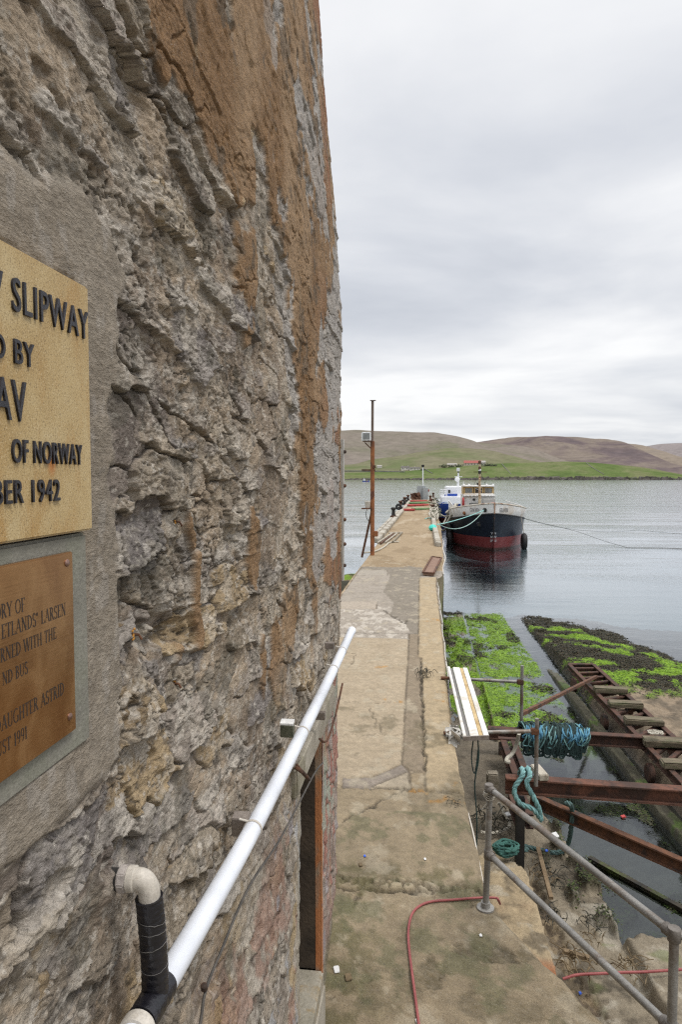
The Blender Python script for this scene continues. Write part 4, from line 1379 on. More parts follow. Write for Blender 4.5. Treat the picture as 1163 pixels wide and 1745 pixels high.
# darker pile and fender timber at the widening
for i, (px, z0, z1) in enumerate(((768, -.5, 1.75), (764, -.5, 1.6))):
    pass
TIMB = weathered('bleached_kerb_timber', (.30, .27, .22), (.45, .42, .36), (.20, .165, .115), 1.2, .9, 0, .4, 14, (1, 1, 1), .4)
# timber kerbs along the pier edges
a, b = at(641, 925, z=ZD), at(687, 872, z=ZD)
MB().bar((a[0] + .02, a[1], ZD + .10), (b[0] - .05, b[1], ZD + .10), .30, .22).build('kerb_timber', TIMB, pier, bevel=.03, rough=.012)
MB().bar((a[0] - .30, a[1] + 3, ZD + .02), (b[0] - .35, b[1], ZD + .02), .26, .25).build('kerb_timber', TIMB, pier, bevel=.03, rough=.012)
MB().bar((LX + .12, b[1] + 1, ZD + .08), (LX + .12, 91, ZD + .08), .25, .2).build('kerb_timber', TIMB, pier, bevel=.03, rough=.012)
a, b = at(748.5, 924, z=ZD + .2), at(742.5, 894, z=ZD + .2)
MB().bar((a[0] - .02, a[1], ZD + .10), (b[0] - .06, b[1] - .6, ZD + .10), .27, .22).build('kerb_timber', TIMB, pier, bevel=.03, rough=.012)
MB().bar((b[0] - .06, b[1] - .3, ZD + .10), (b[0] - .02, 60, ZD + .10), .27, .22).build('kerb_timber', TIMB, pier, bevel=.03, rough=.012)
MB().bar((.72, 60.5, ZD + .08), (.80, 91, ZD + .08), .25, .2).build('kerb_timber', TIMB, pier, bevel=.03, rough=.012)
# white service conduit fixed to the right edge of the pier
cd = [(right_x(y) + .02 + .01 * math.sin(y * 3), y, ZD - .10 + .03 * math.sin(y * 1.7)) for y in np.linspace(9.4, 20.8, 60)]
cnd = MB().tube(cd, .014, 8).build('edge_conduit', weathered('grey_conduit', (.42, .40, .36), (.55, .53, .48), None, 5, .6), pier, True)
for q in range(4, 60, 8):
    MB().lathe(cd[q], np.array(cd[q + 1]) - np.array(cd[q]), [(-.03, .021), (.03, .021)], 8).build('conduit_clip', STEELB, cnd, True)
cd = [(right_x(y) + .012, y, ZD - .05 - .015 * math.sin(y * 5)) for y in np.linspace(5.15, 6.35, 30)]
MB().tube(cd, .007, 8).build('edge_cable', PVC_OLD, pier, True)
cd = [(right_x(y) + .03 + .03 * math.sin(y), y, ZD - .02) for y in np.linspace(21.9, 34, 40)]
MB().tube(cd, .02, 8).build('edge_cable', PVC_OLD, pier, True)
# ------------------------------------------------------------------ slipway ground beside the pier


def slip_sheet():
    Y = np.exp(np.linspace(np.log(2.3), np.log(34.0), 760))
    Xc = np.concatenate([np.linspace(.15, 4.2, 300)[:-1], np.exp(np.linspace(np.log(4.2), np.log(17), 190))])
    y, x = np.meshgrid(Y, Xc, indexing='ij')
    one = np.ones(y.shape + (3,))
    n1 = fbm(x * .8, y * .6, 5, 1)
    n2 = fbm(x * 3.2, y * 2.6, 5, 3, .6)
    n3 = fbm(x * 13, y * 11, 4, 5, .6)
    n4 = fbm(x * 45, y * 40, 3, 2)
    # concrete aprons
    mud = lerp(one * np.array([.10, .085, .065]), np.array([.17, .14, .10]), n2)
    conc = lerp(one * np.array([.155, .128, .09]), np.array([.25, .212, .155]), n2)
    z = -.16 + (n1 - .5) * .16 + (n2 - .5) * .07
    c = lerp(one * np.array([.045, .045, .04]), np.array([.085, .08, .065]), n2)
    # near apron
    ya = 7.35 + (n2 - .5) * .25 + .05 * np.sin(x * 3)
    k = sst(.06, -.06, y - ya)
    z = z * (1 - k) + (.36 + (7.4 - y) * .05 + (n2 - .5) * .05 + (n3 - .5) * .02) * k
    c = c * (1 - k[..., None]) + conc * k[..., None]
    # side apron next to the pier
    xe = np.interp(y, [2, 7, 8.6, 10.4, 12.5, 13.3], [2.3, 2.12, 2.1, 1.72, 1.45, 1.38]) + (n3 - .5) * .05 + (n2 - .5) * .06
    k = sst(.035, -.035, x - xe) * sst(13.4, 12.8, y)
    z = z * (1 - k) + (.24 + (n2 - .5) * .06 + (n3 - .5) * .025) * k
    c = c * (1 - k[..., None]) + lerp(conc, mud, sst(9.0, 11.0, y)) * k[..., None]
    # dark gap running along the apron
    ln = [tuple(at(a_, b_, z=.3)[:2]) for a_, b_ in ((905, 1500), (935, 1560), (965, 1630), (1000, 1690), (1030, 1760))]
    dl = pdist(x + (n3 - .5) * .10, y + (n3 - .5) * .2, ln)
    k = sst(.15, .05, dl) * (y < 9.4)
    z = z - k * .05 + k * (n4 - .5) * .06
    c = lerp(c, lerp(one * np.array([.07, .05, .032]), np.array([.25, .19, .115]), sst(.4, .62, n3)), k * .85)
    # orange stained block below the pier edge
    ob = [tuple(at(a_, b_, z=.75)[:2]) for a_, b_ in ((830, 1445), (880, 1470), (899, 1486), (917, 1545), (945, 1640), (960, 1700), (800, 1720), (800, 1470))]
    m = inpoly(x + (n3 - .5) * .03, y + (n3 - .5) * .05, ob)
    z = np.where(m, .75 + (n2 - .5) * .04 + (n3 - .5) * .012, z)
    co_ = lerp(lerp(one * np.array([.27, .205, .125]), np.array([.35, .28, .18]), n2), np.array([.27, .105, .045]), sst(.45, .62, n1 + (6.6 - y) * .10))
    c = np.where(m[..., None], co_, c)
    # far left strip of mud and stones under the pier
    k = sst(1.42, 1.34, x) * sst(12.9, 13.3, y) * sst(29, 25, y)
    z = z * (1 - k) + (.05 - sst(17, 22, y) * .05 + (n2 - .5) * .26 + (n3 - .5) * .10) * k
    c = c * (1 - k[..., None]) + mud * k[..., None]
    # rail kerbs: narrow left one and broad mossy right one
    xl = 1.40 + .002 * y
    k = sst(.085, .05, np.abs(x - xl)) * sst(12.2, 12.6, y) * sst(18.0, 16.5, y + (n2 - .5) * 3)
    z = z * (1 - k) + (.20 + (n3 - .5) * .02) * k
    c = lerp(c, np.array([.15, .12, .075]), k)
    xr = np.interp(y, [7, 10.9, 13.3, 17, 22, 24], [4.02, 3.60, 3.52, 3.40, 3.22, 3.14])
    k = sst(.14, .09, np.abs(x - xr) + (n3 - .5) * .05) * sst(21, 17.5, y + (n2 - .5) * 3) * sst(6.8, 7.4, y)
    z = z * (1 - k) + (.14 - sst(14, 22, y) * .12 + (n3 - .5) * .05) * k
    c = c * (1 - k[..., None]) + lerp(lerp(one * np.array([.055, .052, .032]), np.array([.10, .09, .06]), n2), np.array([.075, .125, .02]), sst(.55, .66, n2) * .8) * k[..., None]
    # bank to the right of the kerb: sand, then weed, then sea
    right = sst(xr + .15, xr + .45, x)
    shore = np.interp(x, [3.2, 4.4, 6.0, 7.1, 8.2, 10, 17], [24.8, 24.6, 23.0, 19.8, 18.2, 16.5, 12.5]) + (n1 - .5) * 2.0 + (n2 - .5) * .9
    hb = np.clip((shore - y) * .06, -.6, .26) + (n2 - .5) * .12 + (n3 - .5) * .05
    z = z * (1 - right) + hb * right
    sand = lerp(one * np.array([.18, .135, .09]), np.array([.26, .205, .145]), n3)
    weedy = sst(15.8, 16.8, y + (n2 - .5) * 2.0)
    wc_ = lerp(one * np.array([.020, .018, .010]), np.array([.05, .042, .022]), n3)
    cb = lerp(sand, np.array([.10, .08, .055]), sst(.52, .64, n2) * .6)
    cb = cb * (1 - weedy[..., None]) + wc_ * weedy[..., None]
    g = sst(.515, .575, fbm(x * .9 + 3, y * 1.5 + 2, 5, 6, .64)) * weedy * right * (shore - y > 1.2)
    c = c * (1 - right[..., None]) + cb * right[..., None]
    # channel floor: green weed on the far half, rising just to the surface
    ch = (1 - right) * sst(1.38, 1.46, x) * sst(12.6, 14.2, y) * sst(xr - .18, xr - .30, x)
    gz = -.015 + (n2 - .5) * .12 + (n3 - .5) * .06 - sst(25.5, 31, y) * .25 - .05 * sst(2.5, 3.2, x) * sst(17.5, 15.5, y)
    z = z * (1 - ch) + gz * ch
    gm = ch * sst(28.5, 25.0, y + (n2 - .5) * 5 + (n1 - .5) * 5) * np.clip(sst(.37, .49, (fbm(x * 1.5, y * .9, 5, 4, .6) - .5) * 1.35 + .5 + sst(3.3, 2.2, x) * .20 + sst(17, 20, y) * .08 - sst(2.3, 3.1, x) * sst(18.5, 16.5, y) * .22), 0, 1)
    gl_ = (sst(.36, .46, fbm(x * 1.6 + 7, y * 1.1, 5, 2, .6) + sst(15, 18, y) * .08) * sst(13.4, 14.4, y) * (x < 1.46)) * sst(27, 24, y + (n2 - .5) * 5)
    ga = np.clip(gm + g + gl_, 0, 1)
    green = lerp(lerp(one * np.array([.105, .205, .006]), np.array([.215, .36, .014]), n2), np.array([.045, .095, .008]), sst(.5, .66, n3) * .7)
    c = lerp(c, np.array([.10, .09, .07]), ch * .5)
    c = c * (1 - ga[..., None]) + green * ga[..., None]
    z = z + ga * n3 * .05
    # dark brown weed near the pier foot and blotches
    dkm = np.clip(sst(.95, .5, x) * sst(15.5, 17, y) * sst(.52, .62, n2) + sst(.64, .70, fbm(x * 1.4 + 2, y + 9, 4, 0)) * ch * .9 + sst(1.55, 1.2, x) * sst(18, 20, y) * sst(.56, .64, n1), 0, 1) * (y > 13)
    c = c * (1 - dkm[..., None] * .92) + wc_ * dkm[..., None] * .92
    # scum patches in the pool
    pool = (1 - right) * (x > 1.5) * (y > 7.4) * (y < 14) * (x < xr - .2)
    sc_ = sst(.55, .64, fbm(x * 2.2 + 2, y * 1.3 + 5, 5, 7, .6)) * pool
    z = z + sc_ * .15
    c = lerp(c, lerp(one * np.array([.022, .026, .012]), np.array([.06, .055, .028]), n3), sc_)
    # general grime
    dry = (z > .1) * (ga < .3)
    c = lerp(c, np.array([.055, .045, .032]), dry * sst(.56, .68, fbm(x * 2.4 + 6, y * 2 + 2, 5, 5, .6)) * .65)
    c = lerp(c, np.array([.36, .33, .27]), dry * (y < 8) * sst(.60, .70, fbm(x * 3 + 1, y * 3 + 7, 5, 1, .62)) * .5)
    c = lerp(c, np.array([.10, .13, .035]), (y < 7.3) * (x > 1.6) * sst(.55, .66, fbm(x * 2 + 3, y * 2 + 3, 4, 6, .6)) * .5)
    edge = sst(31, 34, y) + sst(14.5, 17, x) + sst(12.0, 9.0, y) * sst(9, 12, x) * 0
    z = z - edge * 3.5 - sst(26.0, 31, y) * 1.6
    z = z + (n4 - .5) * .012
    wet = np.clip(sst(.16, .02, z) * .8 + ga * .25 + dkm * .5, 0, 1)
    P = np.stack([x, y, z], -1)
    o = grid_mesh('slipway', P, tinted('slip_ground', 60, 10, .7, .012, .9, .74, 1.25, .3, wet=True), c, None, None, flip=True, extra={'wet': wet})
    tag(o, kind='structure')
    return x, y, z, ga, np.clip(dkm + weedy * right * (1 - g) * (z > -.12), 0, 1), sc_


sX, sY, sZ, sG, sD, sP = slip_sheet()


def slip_z(x, y):
    return float(sZ[np.argmin(abs(sY[:, 0] - y)), np.argmin(abs(sX[0] - x))])


def weed_blades(name, mask, n, length, cols, mat, zmin, tilt=.5, width=.3, seed=3):
    """many small leaf-shaped faces lying over the ground where mask is high"""
    rg = np.random.default_rng(seed)
    hh, ww = mask.shape
    cell = np.gradient(sY[:, 0])[:, None] * np.gradient(sX[0])[None, :]
    w_ = (mask * cell * (sZ > zmin) / sY ** .8).reshape(-1)
    w_ = w_ / w_.sum()
    id_ = rg.choice(hh * ww, n, p=w_)
    px_ = sX.reshape(-1)[id_] + rg.normal(0, .02, n)
    py_ = sY.reshape(-1)[id_] + rg.normal(0, .03, n)
    pz_ = sZ.reshape(-1)[id_]
    L = length * rg.uniform(.4, 1.3, n) * (.6 + py_ / 28)
    a = rg.uniform(0, 2 * np.pi, n)
    d = np.stack([np.cos(a), np.sin(a), np.zeros(n)], 1)
    s_ = np.stack([-np.sin(a), np.cos(a), np.zeros(n)], 1)
    up = np.stack([np.zeros(n), np.zeros(n), rg.uniform(.05, tilt, n)], 1)
    base = np.stack([px_, py_, pz_ + .002], 1)
    mid = base + d * (L * .5)[:, None] + up * L[:, None] * .8
    tip = base + d * L[:, None] + up * L[:, None] * .35
    wv = s_ * (L * width)[:, None]
    vs = np.stack([base, mid + wv, tip, mid - wv], 1).reshape(-1, 3)
    fs = np.arange(n * 4).reshape(n, 4)
    cc = np.array(cols)[rg.integers(0, len(cols), n)] * rg.uniform(.86, 1.14, (n, 1))
    o = soup_mesh(name, vs, fs, mat, None, np.repeat(cc, 4, 0))
    return tag(o, kind='stuff')


leafm = tinted('weed_leaf', 40, 8, 0, .01, .55, .85, 1.15, 0)
weed_blades('green_algae', sG, 90000, .034, [(.12, .235, .010), (.20, .34, .016), (.085, .16, .010), (.24, .37, .03)], leafm, -.07, .22, .20)
weed_blades('brown_seaweed', sD, 80000, .055, [(.016, .015, .008), (.035, .028, .014), (.055, .042, .018), (.022, .026, .010)], leafm, -.10, .45, .20, 5)
weed_blades('floating_weed', sP, 14000, .04, [(.018, .020, .010), (.045, .045, .018), (.05, .075, .015)], leafm, -.2, .15, .25, 8)

# weedy bank left of the pier
yb_, xb_ = np.meshgrid(np.linspace(5, 41, 130), np.linspace(-14, LX - .02, 90), indexing='ij')
zb_ = np.clip((35.5 - yb_) * .07, -.8, .55) + (fbm(xb_ * .8, yb_ * .8, 5, 2) - .5) * .5 - sst(36, 40, yb_) * 1.2
cb_ = lerp(np.ones(yb_.shape + (3,)) * np.array([.12, .09, .05]), np.array([.13, .21, .02]), sst(.45, .58, fbm(xb_ * 1.2, yb_ * .8, 4, 4) + sst(26, 33, yb_) * .1))
cb_ = lerp(cb_, np.array([.03, .028, .015]), sst(.5, .6, fbm(xb_ * 1.1 + 8, yb_ * .7, 4, 1)))
tag(grid_mesh('shore_bank', np.stack([xb_, yb_, zb_], -1), tinted('bank_ground', 30, 6, .6, .02), cb_, None, None, flip=True), kind='structure')


# ------------------------------------------------------------------ cradle, beams, scaffold on the slip
def ibeam(mb, a, b, h, wf, tf=.022, tw=.016):
    """rolled steel joist from a to b (top centre line)"""
    a, b = np.array(a, float), np.array(b, float)
    dn = np.array([0, 0, 1.0])
    mb.bar(a - dn * tf / 2, b - dn * tf / 2, wf, tf)
    mb.bar(a - dn * (h - tf / 2), b - dn * (h - tf / 2), wf, tf)
    mb.bar(a - dn * h / 2, b - dn * h / 2, tw, h - 2 * tf - .004)
    return mb


ZC = .62
cr = empty('boat_cradle', at(1000, 1190, z=0), 'rusty ladder like steel slip cradle with timber blocks, lying right of the water channel', 'cradle')
L0, L1 = at(971, 1131, z=ZC), at(1162, 1329, z=ZC)
R0, R1 = at(1012, 1131, z=ZC), at(1163, 1267, z=ZC)
L1 = L0 + (L1 - L0) * 1.35
R1 = R0 + (R1 - R0) * 1.55
ibeam(MB(), L0, L1, .14, .09).build('side_rail', RUST_RED, cr, rough=.002)
ibeam(MB(), R0, R1, .14, .09).build('side_rail', RUST_RED, cr, rough=.002)
ibeam(MB(), L0 + (L0 - R0) * .02, R0, .17, .10).build('end_bar', RUST_RED, cr, rough=.002)
for i in range(22):
    t = (i + .6) / 22
    p, q = L0 + (L1 - L0) * t, R0 + (R1 - R0) * t * .985
    mb = MB().bar(p - np.array([0, 0, .05]), q - np.array([0, 0, .05]), .075, .03)
    mb.bar(p - np.array([0, 0, .09]), q - np.array([0, 0, .09]), .012, .07)
    mb.build('rung', RUST_RED, cr, rough=.002)
for i, t in enumerate((.05, .32, .6, .85)):
    for A, B in ((L0, L1), (R0, R1)):
        c = A + (B - A) * t
        zz_ = max(slip_z(c[0], c[1]), -.1)
        MB().lathe((c[0] - .05, c[1], (ZC - .20 + zz_) / 2 + .02), (1, 0, 0), [(0, .15), (.02, .17), (.08, .17), (.10, .15)], 18).build('wheel', RUST_RED, cr, True)
for (px, py, wd) in ((1041, 1172, .74), (1067, 1197, .70), (1098, 1226, .74), (1136, 1262, .80), (1172, 1300, .84), (1215, 1345, .84)):
    p = at(px, py + 3, z=ZC + .06)
    o = MB().frame(p, (1, -.03, 0), (.03, 1, 0), (0, 0, 1), wd / 2 * .92, .115, .055).build('timber_block', WOOD_BLOCK, None, bevel=.018, rough=.010)
    tag(o, {1041: 'farthest mossy timber block on the rusty slip cradle', 1067: 'second farthest timber block lying across the cradle rails',
            1098: 'timber block just beyond the rusty crossbeam on the cradle', 1136: 'timber block with rope scrap just in front of the far crossbeam',
            1172: 'timber block at the right frame edge above the nearer beam', 1215: 'timber block on the cradle beyond the right edge of the photo'}[px], 'block', 'timber blocks on the slip cradle')
p = at(1118, 1249, z=ZC + .25)
mb = MB()
for q in range(5):
    mb.tube(smooth_path([(p[0] + random.uniform(-.12, .12), p[1] + random.uniform(-.1, .1), p[2] + random.uniform(0, .03)) for _ in range(5)], 5), .010, 5)
tag(mb.build('rope_scrap', ROPE_PALE, None, True), 'small tangle of pale rope lying on a cradle block', 'rope')

a, b = at(832, 1239, z=.72), at(1163, 1258, z=.72)
b = a + (b - a) * 1.6
bm1 = ibeam(MB(), a, b, .20, .15).build('steel_beam', RUST_RED, None, rough=.003)
tag(bm1, 'far rusty steel crossbeam with the blue rope heap hung over it', 'beam', 'rusty crossbeams on the slip')
B1a, B1b = a, b
a, b = at(862, 1322, z=1.47), at(1163, 1343, z=1.47)
b = a + (b - a) * 1.5
bm2 = ibeam(MB(), a, b, .19, .15).build('steel_beam', RUST_TOP, None, rough=.003)
tag(bm2, 'nearer rusty steel crossbeam above the pool with teal rope at its left end', 'beam', 'rusty crossbeams on the slip')
B2a, B2b = a, b
for f_ in (.06, .97):
    c = B2a + (B2b - B2a) * f_
    MB().bar((c[0], c[1], 1.21), (c[0], c[1], -.2), .10, .12, (0, 1, 0)).build('beam_leg', DARK, bm2, rough=.003)
for f_ in (.05, .98):
    c = B1a + (B1b - B1a) * f_
    MB().bar((c[0], c[1], .45), (c[0], c[1], -.3), .12, .12, (0, 1, 0)).build('beam_leg', RUST_RED, bm1, rough=.003)
# sloping joist under the near beam
a, b = at(905, 1352, z=1.0), at(1163, 1465, z=.75)
b = a + (b - a) * 1.4
o = MB().bar(a, b, .10, .02)
o.bar(a - np.array([0, 0, .07]), b - np.array([0, 0, .07]), .016, .13)
o.bar(a - np.array([0, 0, .14]), b - np.array([0, 0, .14]), .10, .016)
tag(o.build('sloping_joist', RUST, None, rough=.003), 'long rusty joist sloping across the dark pool towards the right', 'beam')
# short rails of the left trolley
lt = empty('slip_trolley', at(870, 1290, z=.3), 'short pair of rusty trolley rails between the two crossbeams, left of the pool', 'trolley')
for (p, q) in (((857, 1256), (880, 1318)), ((874, 1256), (896, 1312)), ((868, 1338), (888, 1392)), ((884, 1335), (904, 1388))):
    ibeam(MB(), at(*p, z=.70), at(*q, z=.70), .20, .10).build('trolley_rail', RUST_RED, lt, rough=.002)
MB().bar(at(850, 1258, z=.70), at(882, 1260, z=.70), .1, .03).build('cross_tie', RUST_RED, lt)
MB().bar(at(872, 1330, z=.50), at(902, 1334, z=.50), .12, .12).build('cross_tie', RUST_RED, lt)
# rail line sunk in the near water
a, b = at(1005, 1462, z=.03), at(1163, 1548, z=.03)
b = a + (b - a) * 1.5
tag(MB().bar(a - np.array([0, 0, .03]), b - np.array([0, 0, .03]), .05, .08).bar(a + np.array([0, 0, .018]), b + np.array([0, 0, .018]), .07, .016).build('sunken_rail', weathered('weedy_rail', (.015, .014, .010), (.05, .04, .025), (.07, .09, .02), 6, .8, 0, .6, 50), None, rough=.006),
    'dark weed covered rail lying half sunk in the near pool', 'rail')

# scaffold of tubes cantilevered from the pier
ZT = ZD + .045
for i, (pa, pb, rust_to) in enumerate((((752, 1155), (888, 1162), 768), ((757, 1249), (911, 1246), 792))):
    a, b = at(*pa, z=ZT), at(*pb, z=ZT)
    t_ = empty('scaffold_tube', a, ['farther horizontal scaffold tube carrying the white board', 'nearer horizontal scaffold tube carrying the white board'][i], 'scaffold tube', 'scaffold tubes beside the pier')
    m_ = a + (b - a) * ((rust_to - pa[0]) / (pb[0] - pa[0]))
    MB().tube([a, m_], .0245, 14).build('rusty_end', RUST, t_, True)
    MB().tube([m_, b], .0242, 14).build('tube', GALV, t_, True)
tA, tB = at(885, 1162, z=ZT), at(909, 1246, z=ZT)
pA = MB().tube([(tA[0] + .045, tA[1], at(884, 1134, y=tA[1])[2]), (tA[0] + .045, tA[1], at(886, 1228, y=tA[1])[2])], .0242, 14).build('scaffold_post', GALV, None, True)
tag(pA, 'farther upright scaffold tube at the end of the far horizontal tube', 'scaffold tube', 'scaffold tubes beside the pier')
MB().frame((tA[0] + .02, tA[1], ZT), (1, 0, 0), (0, 1, 0), (0, 0, 1), .05, .036, .036).build('clamp', RUST, pA, bevel=.01)
pB = MB().tube([(tB[0] + .045, tB[1], at(910, 1224, y=tB[1])[2]), (tB[0] + .045, tB[1], 1.475)], .0242, 14).build('scaffold_post', RUST if False else GALV, None, True)
tag(pB, 'nearer upright scaffold tube standing on the near rusty beam', 'scaffold tube', 'scaffold tubes beside the pier')
MB().frame((tB[0] + .02, tB[1], ZT), (1, 0, 0), (0, 1, 0), (0, 0, 1), .05, .036, .036).build('clamp', RUST, pB, bevel=.01)
a = np.array([tA[0] + .045, tA[1] + .03, at(886, 1218, y=tA[1])[2]])
b = at(1017, 1153, z=ZC + .05)
tag(MB().bar(a, b, .055, .055).build('diagonal_brace', RUST, None, rough=.002), 'rusty diagonal brace from the scaffold post to the cradle', 'brace')
# white board on the tubes
c4 = [at(763, 1137, z=ZT + .05), at(797, 1139, z=ZT + .05), at(834, 1254, z=ZT + .05), at(790, 1256, z=ZT + .05)]
bd = empty('staging_board', (c4[0] + c4[2]) / 2, 'long white metal staging board with a tan stripe, laid on scaffold tubes', 'board')


def qstrip(u0, u1, z0, z1):
    t = []
    for z in (z0, z1):
        for (A, B, u) in ((c4[0], c4[1], u0), (c4[0], c4[1], u1), (c4[3], c4[2], u1), (c4[3], c4[2], u0)):
            p = A + (B - A) * u
            t.append((p[0], p[1], ZT + z))
    return MB().add(t, [(3, 2, 1, 0), (4, 5, 6, 7), (0, 1, 5, 4), (1, 2, 6, 5), (2, 3, 7, 6), (3, 0, 4, 7)])


BW = weathered('chalky_white_board', (.62, .60, .56), (.74, .73, .70), (.50, .46, .40), 3, .6, 0, .15, 40)
for u0, u1, z0, z1, m_, nm in ((0, .13, .026, .066, BW, 'edge_rail'), (.13, .27, .026, .040, weathered('grey_slot', (.12, .115, .11), (.18, .17, .16), None, 5, .7), 'slot'),
                               (.27, .62, .026, .060, BW, 'panel'), (.62, .78, .026, .054, weathered('tan_ply', (.42, .30, .14), (.54, .41, .22), (.34, .22, .09), 5, .8, 0, .3, 40), 'ply_strip'), (.78, 1, .026, .062, BW, 'panel')):
    qstrip(u0 + .006, u1 - .006, z0, z1).build(nm, m_, bd, bevel=.004)
e_ = c4[3]
MB().bar((c4[3][0], c4[3][1] - .02, ZT + .040), (c4[2][0], c4[2][1] - .02, ZT + .040), .02, .05).build('end_cap', STEELB, bd)
# thin line hanging under the board
hp = at(815, 1258, z=ZT)
tag(MB().tube(smooth_path([hp, hp + np.array([.01, .0, -.25]), hp + np.array([-.03, 0, -.55]), hp + np.array([.0, 0, -1.0]), hp + np.array([-.01, .0, -1.7])], 6), .009, 6).tube(
    smooth_path([hp + np.array([-.05, 0, 0]), hp + np.array([-.07, .0, -.25]), hp + np.array([-.03, 0, -.42]), hp + np.array([.01, 0, -.1])], 6), .008, 6).build('hanging_line', ROPE_DARK, None, True),
    'thin dark line hanging down from the near end of the white board', 'rope')
# white rag by the near tube
p = at(775, 1250, z=ZT)
mb = MB()
for q in range(16):
    mb.frame(p + np.array([random.gauss(0, .035), random.gauss(-.05, .10), random.uniform(-.04, .05)]), (1, random.gauss(0, .6), random.gauss(0, .4)), (random.gauss(0, .5), 1, random.gauss(0, .6)), (random.gauss(0, .6), random.gauss(0, .5), 1), .05, .06, .003)
tag(mb.build('torn_bag', weathered('dirty_white_plastic', (.42, .40, .36), (.58, .56, .52), None, 10, .5), None), 'torn pale plastic bag caught on the near scaffold tube end', 'bag')

# rope heap hung over the far beam
nh = empty('rope_heap', at(950, 1235, z=.75), 'thick heap of blue and dark green rope hung over the far beam', 'rope')


def hang(mb, px, dz_, r, off):
    c = B1a + (B1b - B1a) * ((px - 832) / (1163 - 832) / 1.6)
    y0 = c[1] - .11 - off
    x_ = c[0] + random.uniform(-.03, .03)
    lo = random.uniform(.55, 1.0) * dz_
    zt = .74 + random.uniform(.01, .09)
    pts = [(x_ + random.uniform(-.2, .2), c[1] + .16, zt - random.uniform(.1, .4)), (x_ + random.uniform(-.1, .1), c[1] + .05, zt + .02), (x_, c[1] - .07, zt),
           (x_ + random.uniform(-.03, .03), y0 - .03, zt - lo * .4), (x_ + random.uniform(-.06, .06), y0 - .02, zt - lo), (x_ + random.uniform(.03, .10), y0 - .02, zt - lo * 1.03),
           (x_ + random.uniform(.06, .14), y0 - .03, zt - lo * .45), (x_ + random.uniform(.08, .18), c[1] - .08, zt + .01)]
    mb.tube(smooth_path(pts, 5), r, 5)


for nm, m_, k, r, off in (('dark_strands', ROPE_DARK, 130, .017, .03), ('teal_strands', ROPE_TEAL, 14, .011, .06), ('blue_strands', ROPE_BLUE, 34, .012, .05)):
    mb = MB()
    for q in range(k):
        px = random.uniform(893, 990) if m_ is not ROPE_BLUE else random.choice([random.uniform(897, 918), random.uniform(930, 992), random.uniform(960, 994)])
        hang(mb, px, (.42 if m_ is ROPE_DARK else .32 if m_ is ROPE_TEAL else .20), r, off + random.uniform(0, .04))
    mb.build(nm, m_, nh, True)
# mooring rope with teal lay from the near beam down to the coil below the railing
p0 = B2a + np.array([.22, -.02, .06])
mr = MB()
pa = [p0 + np.array([-.05, .10, -.1]), p0 + np.array([-.02, .03, .04]), p0 + np.array([-.03, -.12, .02]), at(877, 1345, y=p0[1] - .18), at(886, 1368, y=p0[1] - .2), at(908, 1378, y=p0[1] - .2), at(922, 1395, y=p0[1] - .15)]
strand_rope(mr, smooth_path(pa, 8), .031)
pb = [p0 + np.array([.02, .1, -.1]), p0 + np.array([.05, .03, .05]), p0 + np.array([.06, -.12, .02]), at(898, 1335, y=p0[1] - .17), at(910, 1358, y=p0[1] - .2), at(919, 1378, y=p0[1] - .18), at(923, 1398, y=p0[1] - .1)]
strand_rope(mr, smooth_path(pb, 8), .031)
g_ = [at(966, 1368, z=1.02), at(973, 1371, z=1.04), at(976, 1383, z=.92), at(975, 1400, z=.80), at(973, 1420, z=.62), at(969, 1437, z=.42), at(962, 1449, z=.32), at(945, 1453, z=.30), at(920, 1448, z=.30), at(895, 1442, z=.32), at(876, 1437, z=.40), at(862, 1440, z=.55), at(856, 1450, z=.50), at(872, 1456, z=.36), at(900, 1447, z=.33)]
tag(mr.build('mooring_rope', ROPE_TEAL, None, True), 'thick pale teal rope doubled over the left end of the near beam', 'rope')
mr = MB()
strand_rope(mr, smooth_path(g_, 8), .031)
tag(mr.build('mooring_rope', weathered('worn_teal_rope', (.055, .085, .08), (.11, .20, .19), (.15, .27, .27), 3, .85, 0, .3, 120), None, True), 'teal rope looped up over the sloping joist and trailing along the apron', 'rope')
mr = MB()
pc = at(862, 1448, z=.85)
for q in range(12):
    ph = random.uniform(0, 6)
    mr.tube(smooth_path([pc + np.array([(.12 + random.uniform(-.06, .05)) * math.cos(ph + a_), (.11 + random.uniform(-.06, .05)) * math.sin(ph + a_), -.02 + q * .006 + random.uniform(-.01, .02)]) for a_ in np.linspace(0, 5.6, 9)], 5), .013, 6)
tag(mr.build('rope_coil', weathered('deep_teal_rope', (.02, .075, .065), (.05, .15, .125), None, 8, .85), None, True), 'small dark teal coil of rope behind the left railing post', 'rope')
mr = MB().tube(smooth_path([at(885, 1250, z=1.3), at(881, 1268, z=1.1), at(874, 1284, z=.95), at(865, 1292, z=.9), at(864, 1298, z=.88), at(870, 1298, z=.88)], 6), .030, 8)
tag(mr.build('rope_end', ROPE_PALE, None, True), 'pale frayed rope end draped from the scaffold by the trolley rails', 'rope')
mr = MB()
strand_rope(mr, smooth_path([at(820, 1418, z=.34), at(840, 1420, z=.34), at(866, 1411, z=.34), at(868, 1400, z=.36), at(860, 1388, z=.36), at(855, 1375, z=.4), at(850, 1368, z=.45)], 8), .022)
tag(mr.build('rope_length', ROPE_PALE, None, True), 'dirty pale rope lying in a hook shape behind the railing', 'rope')
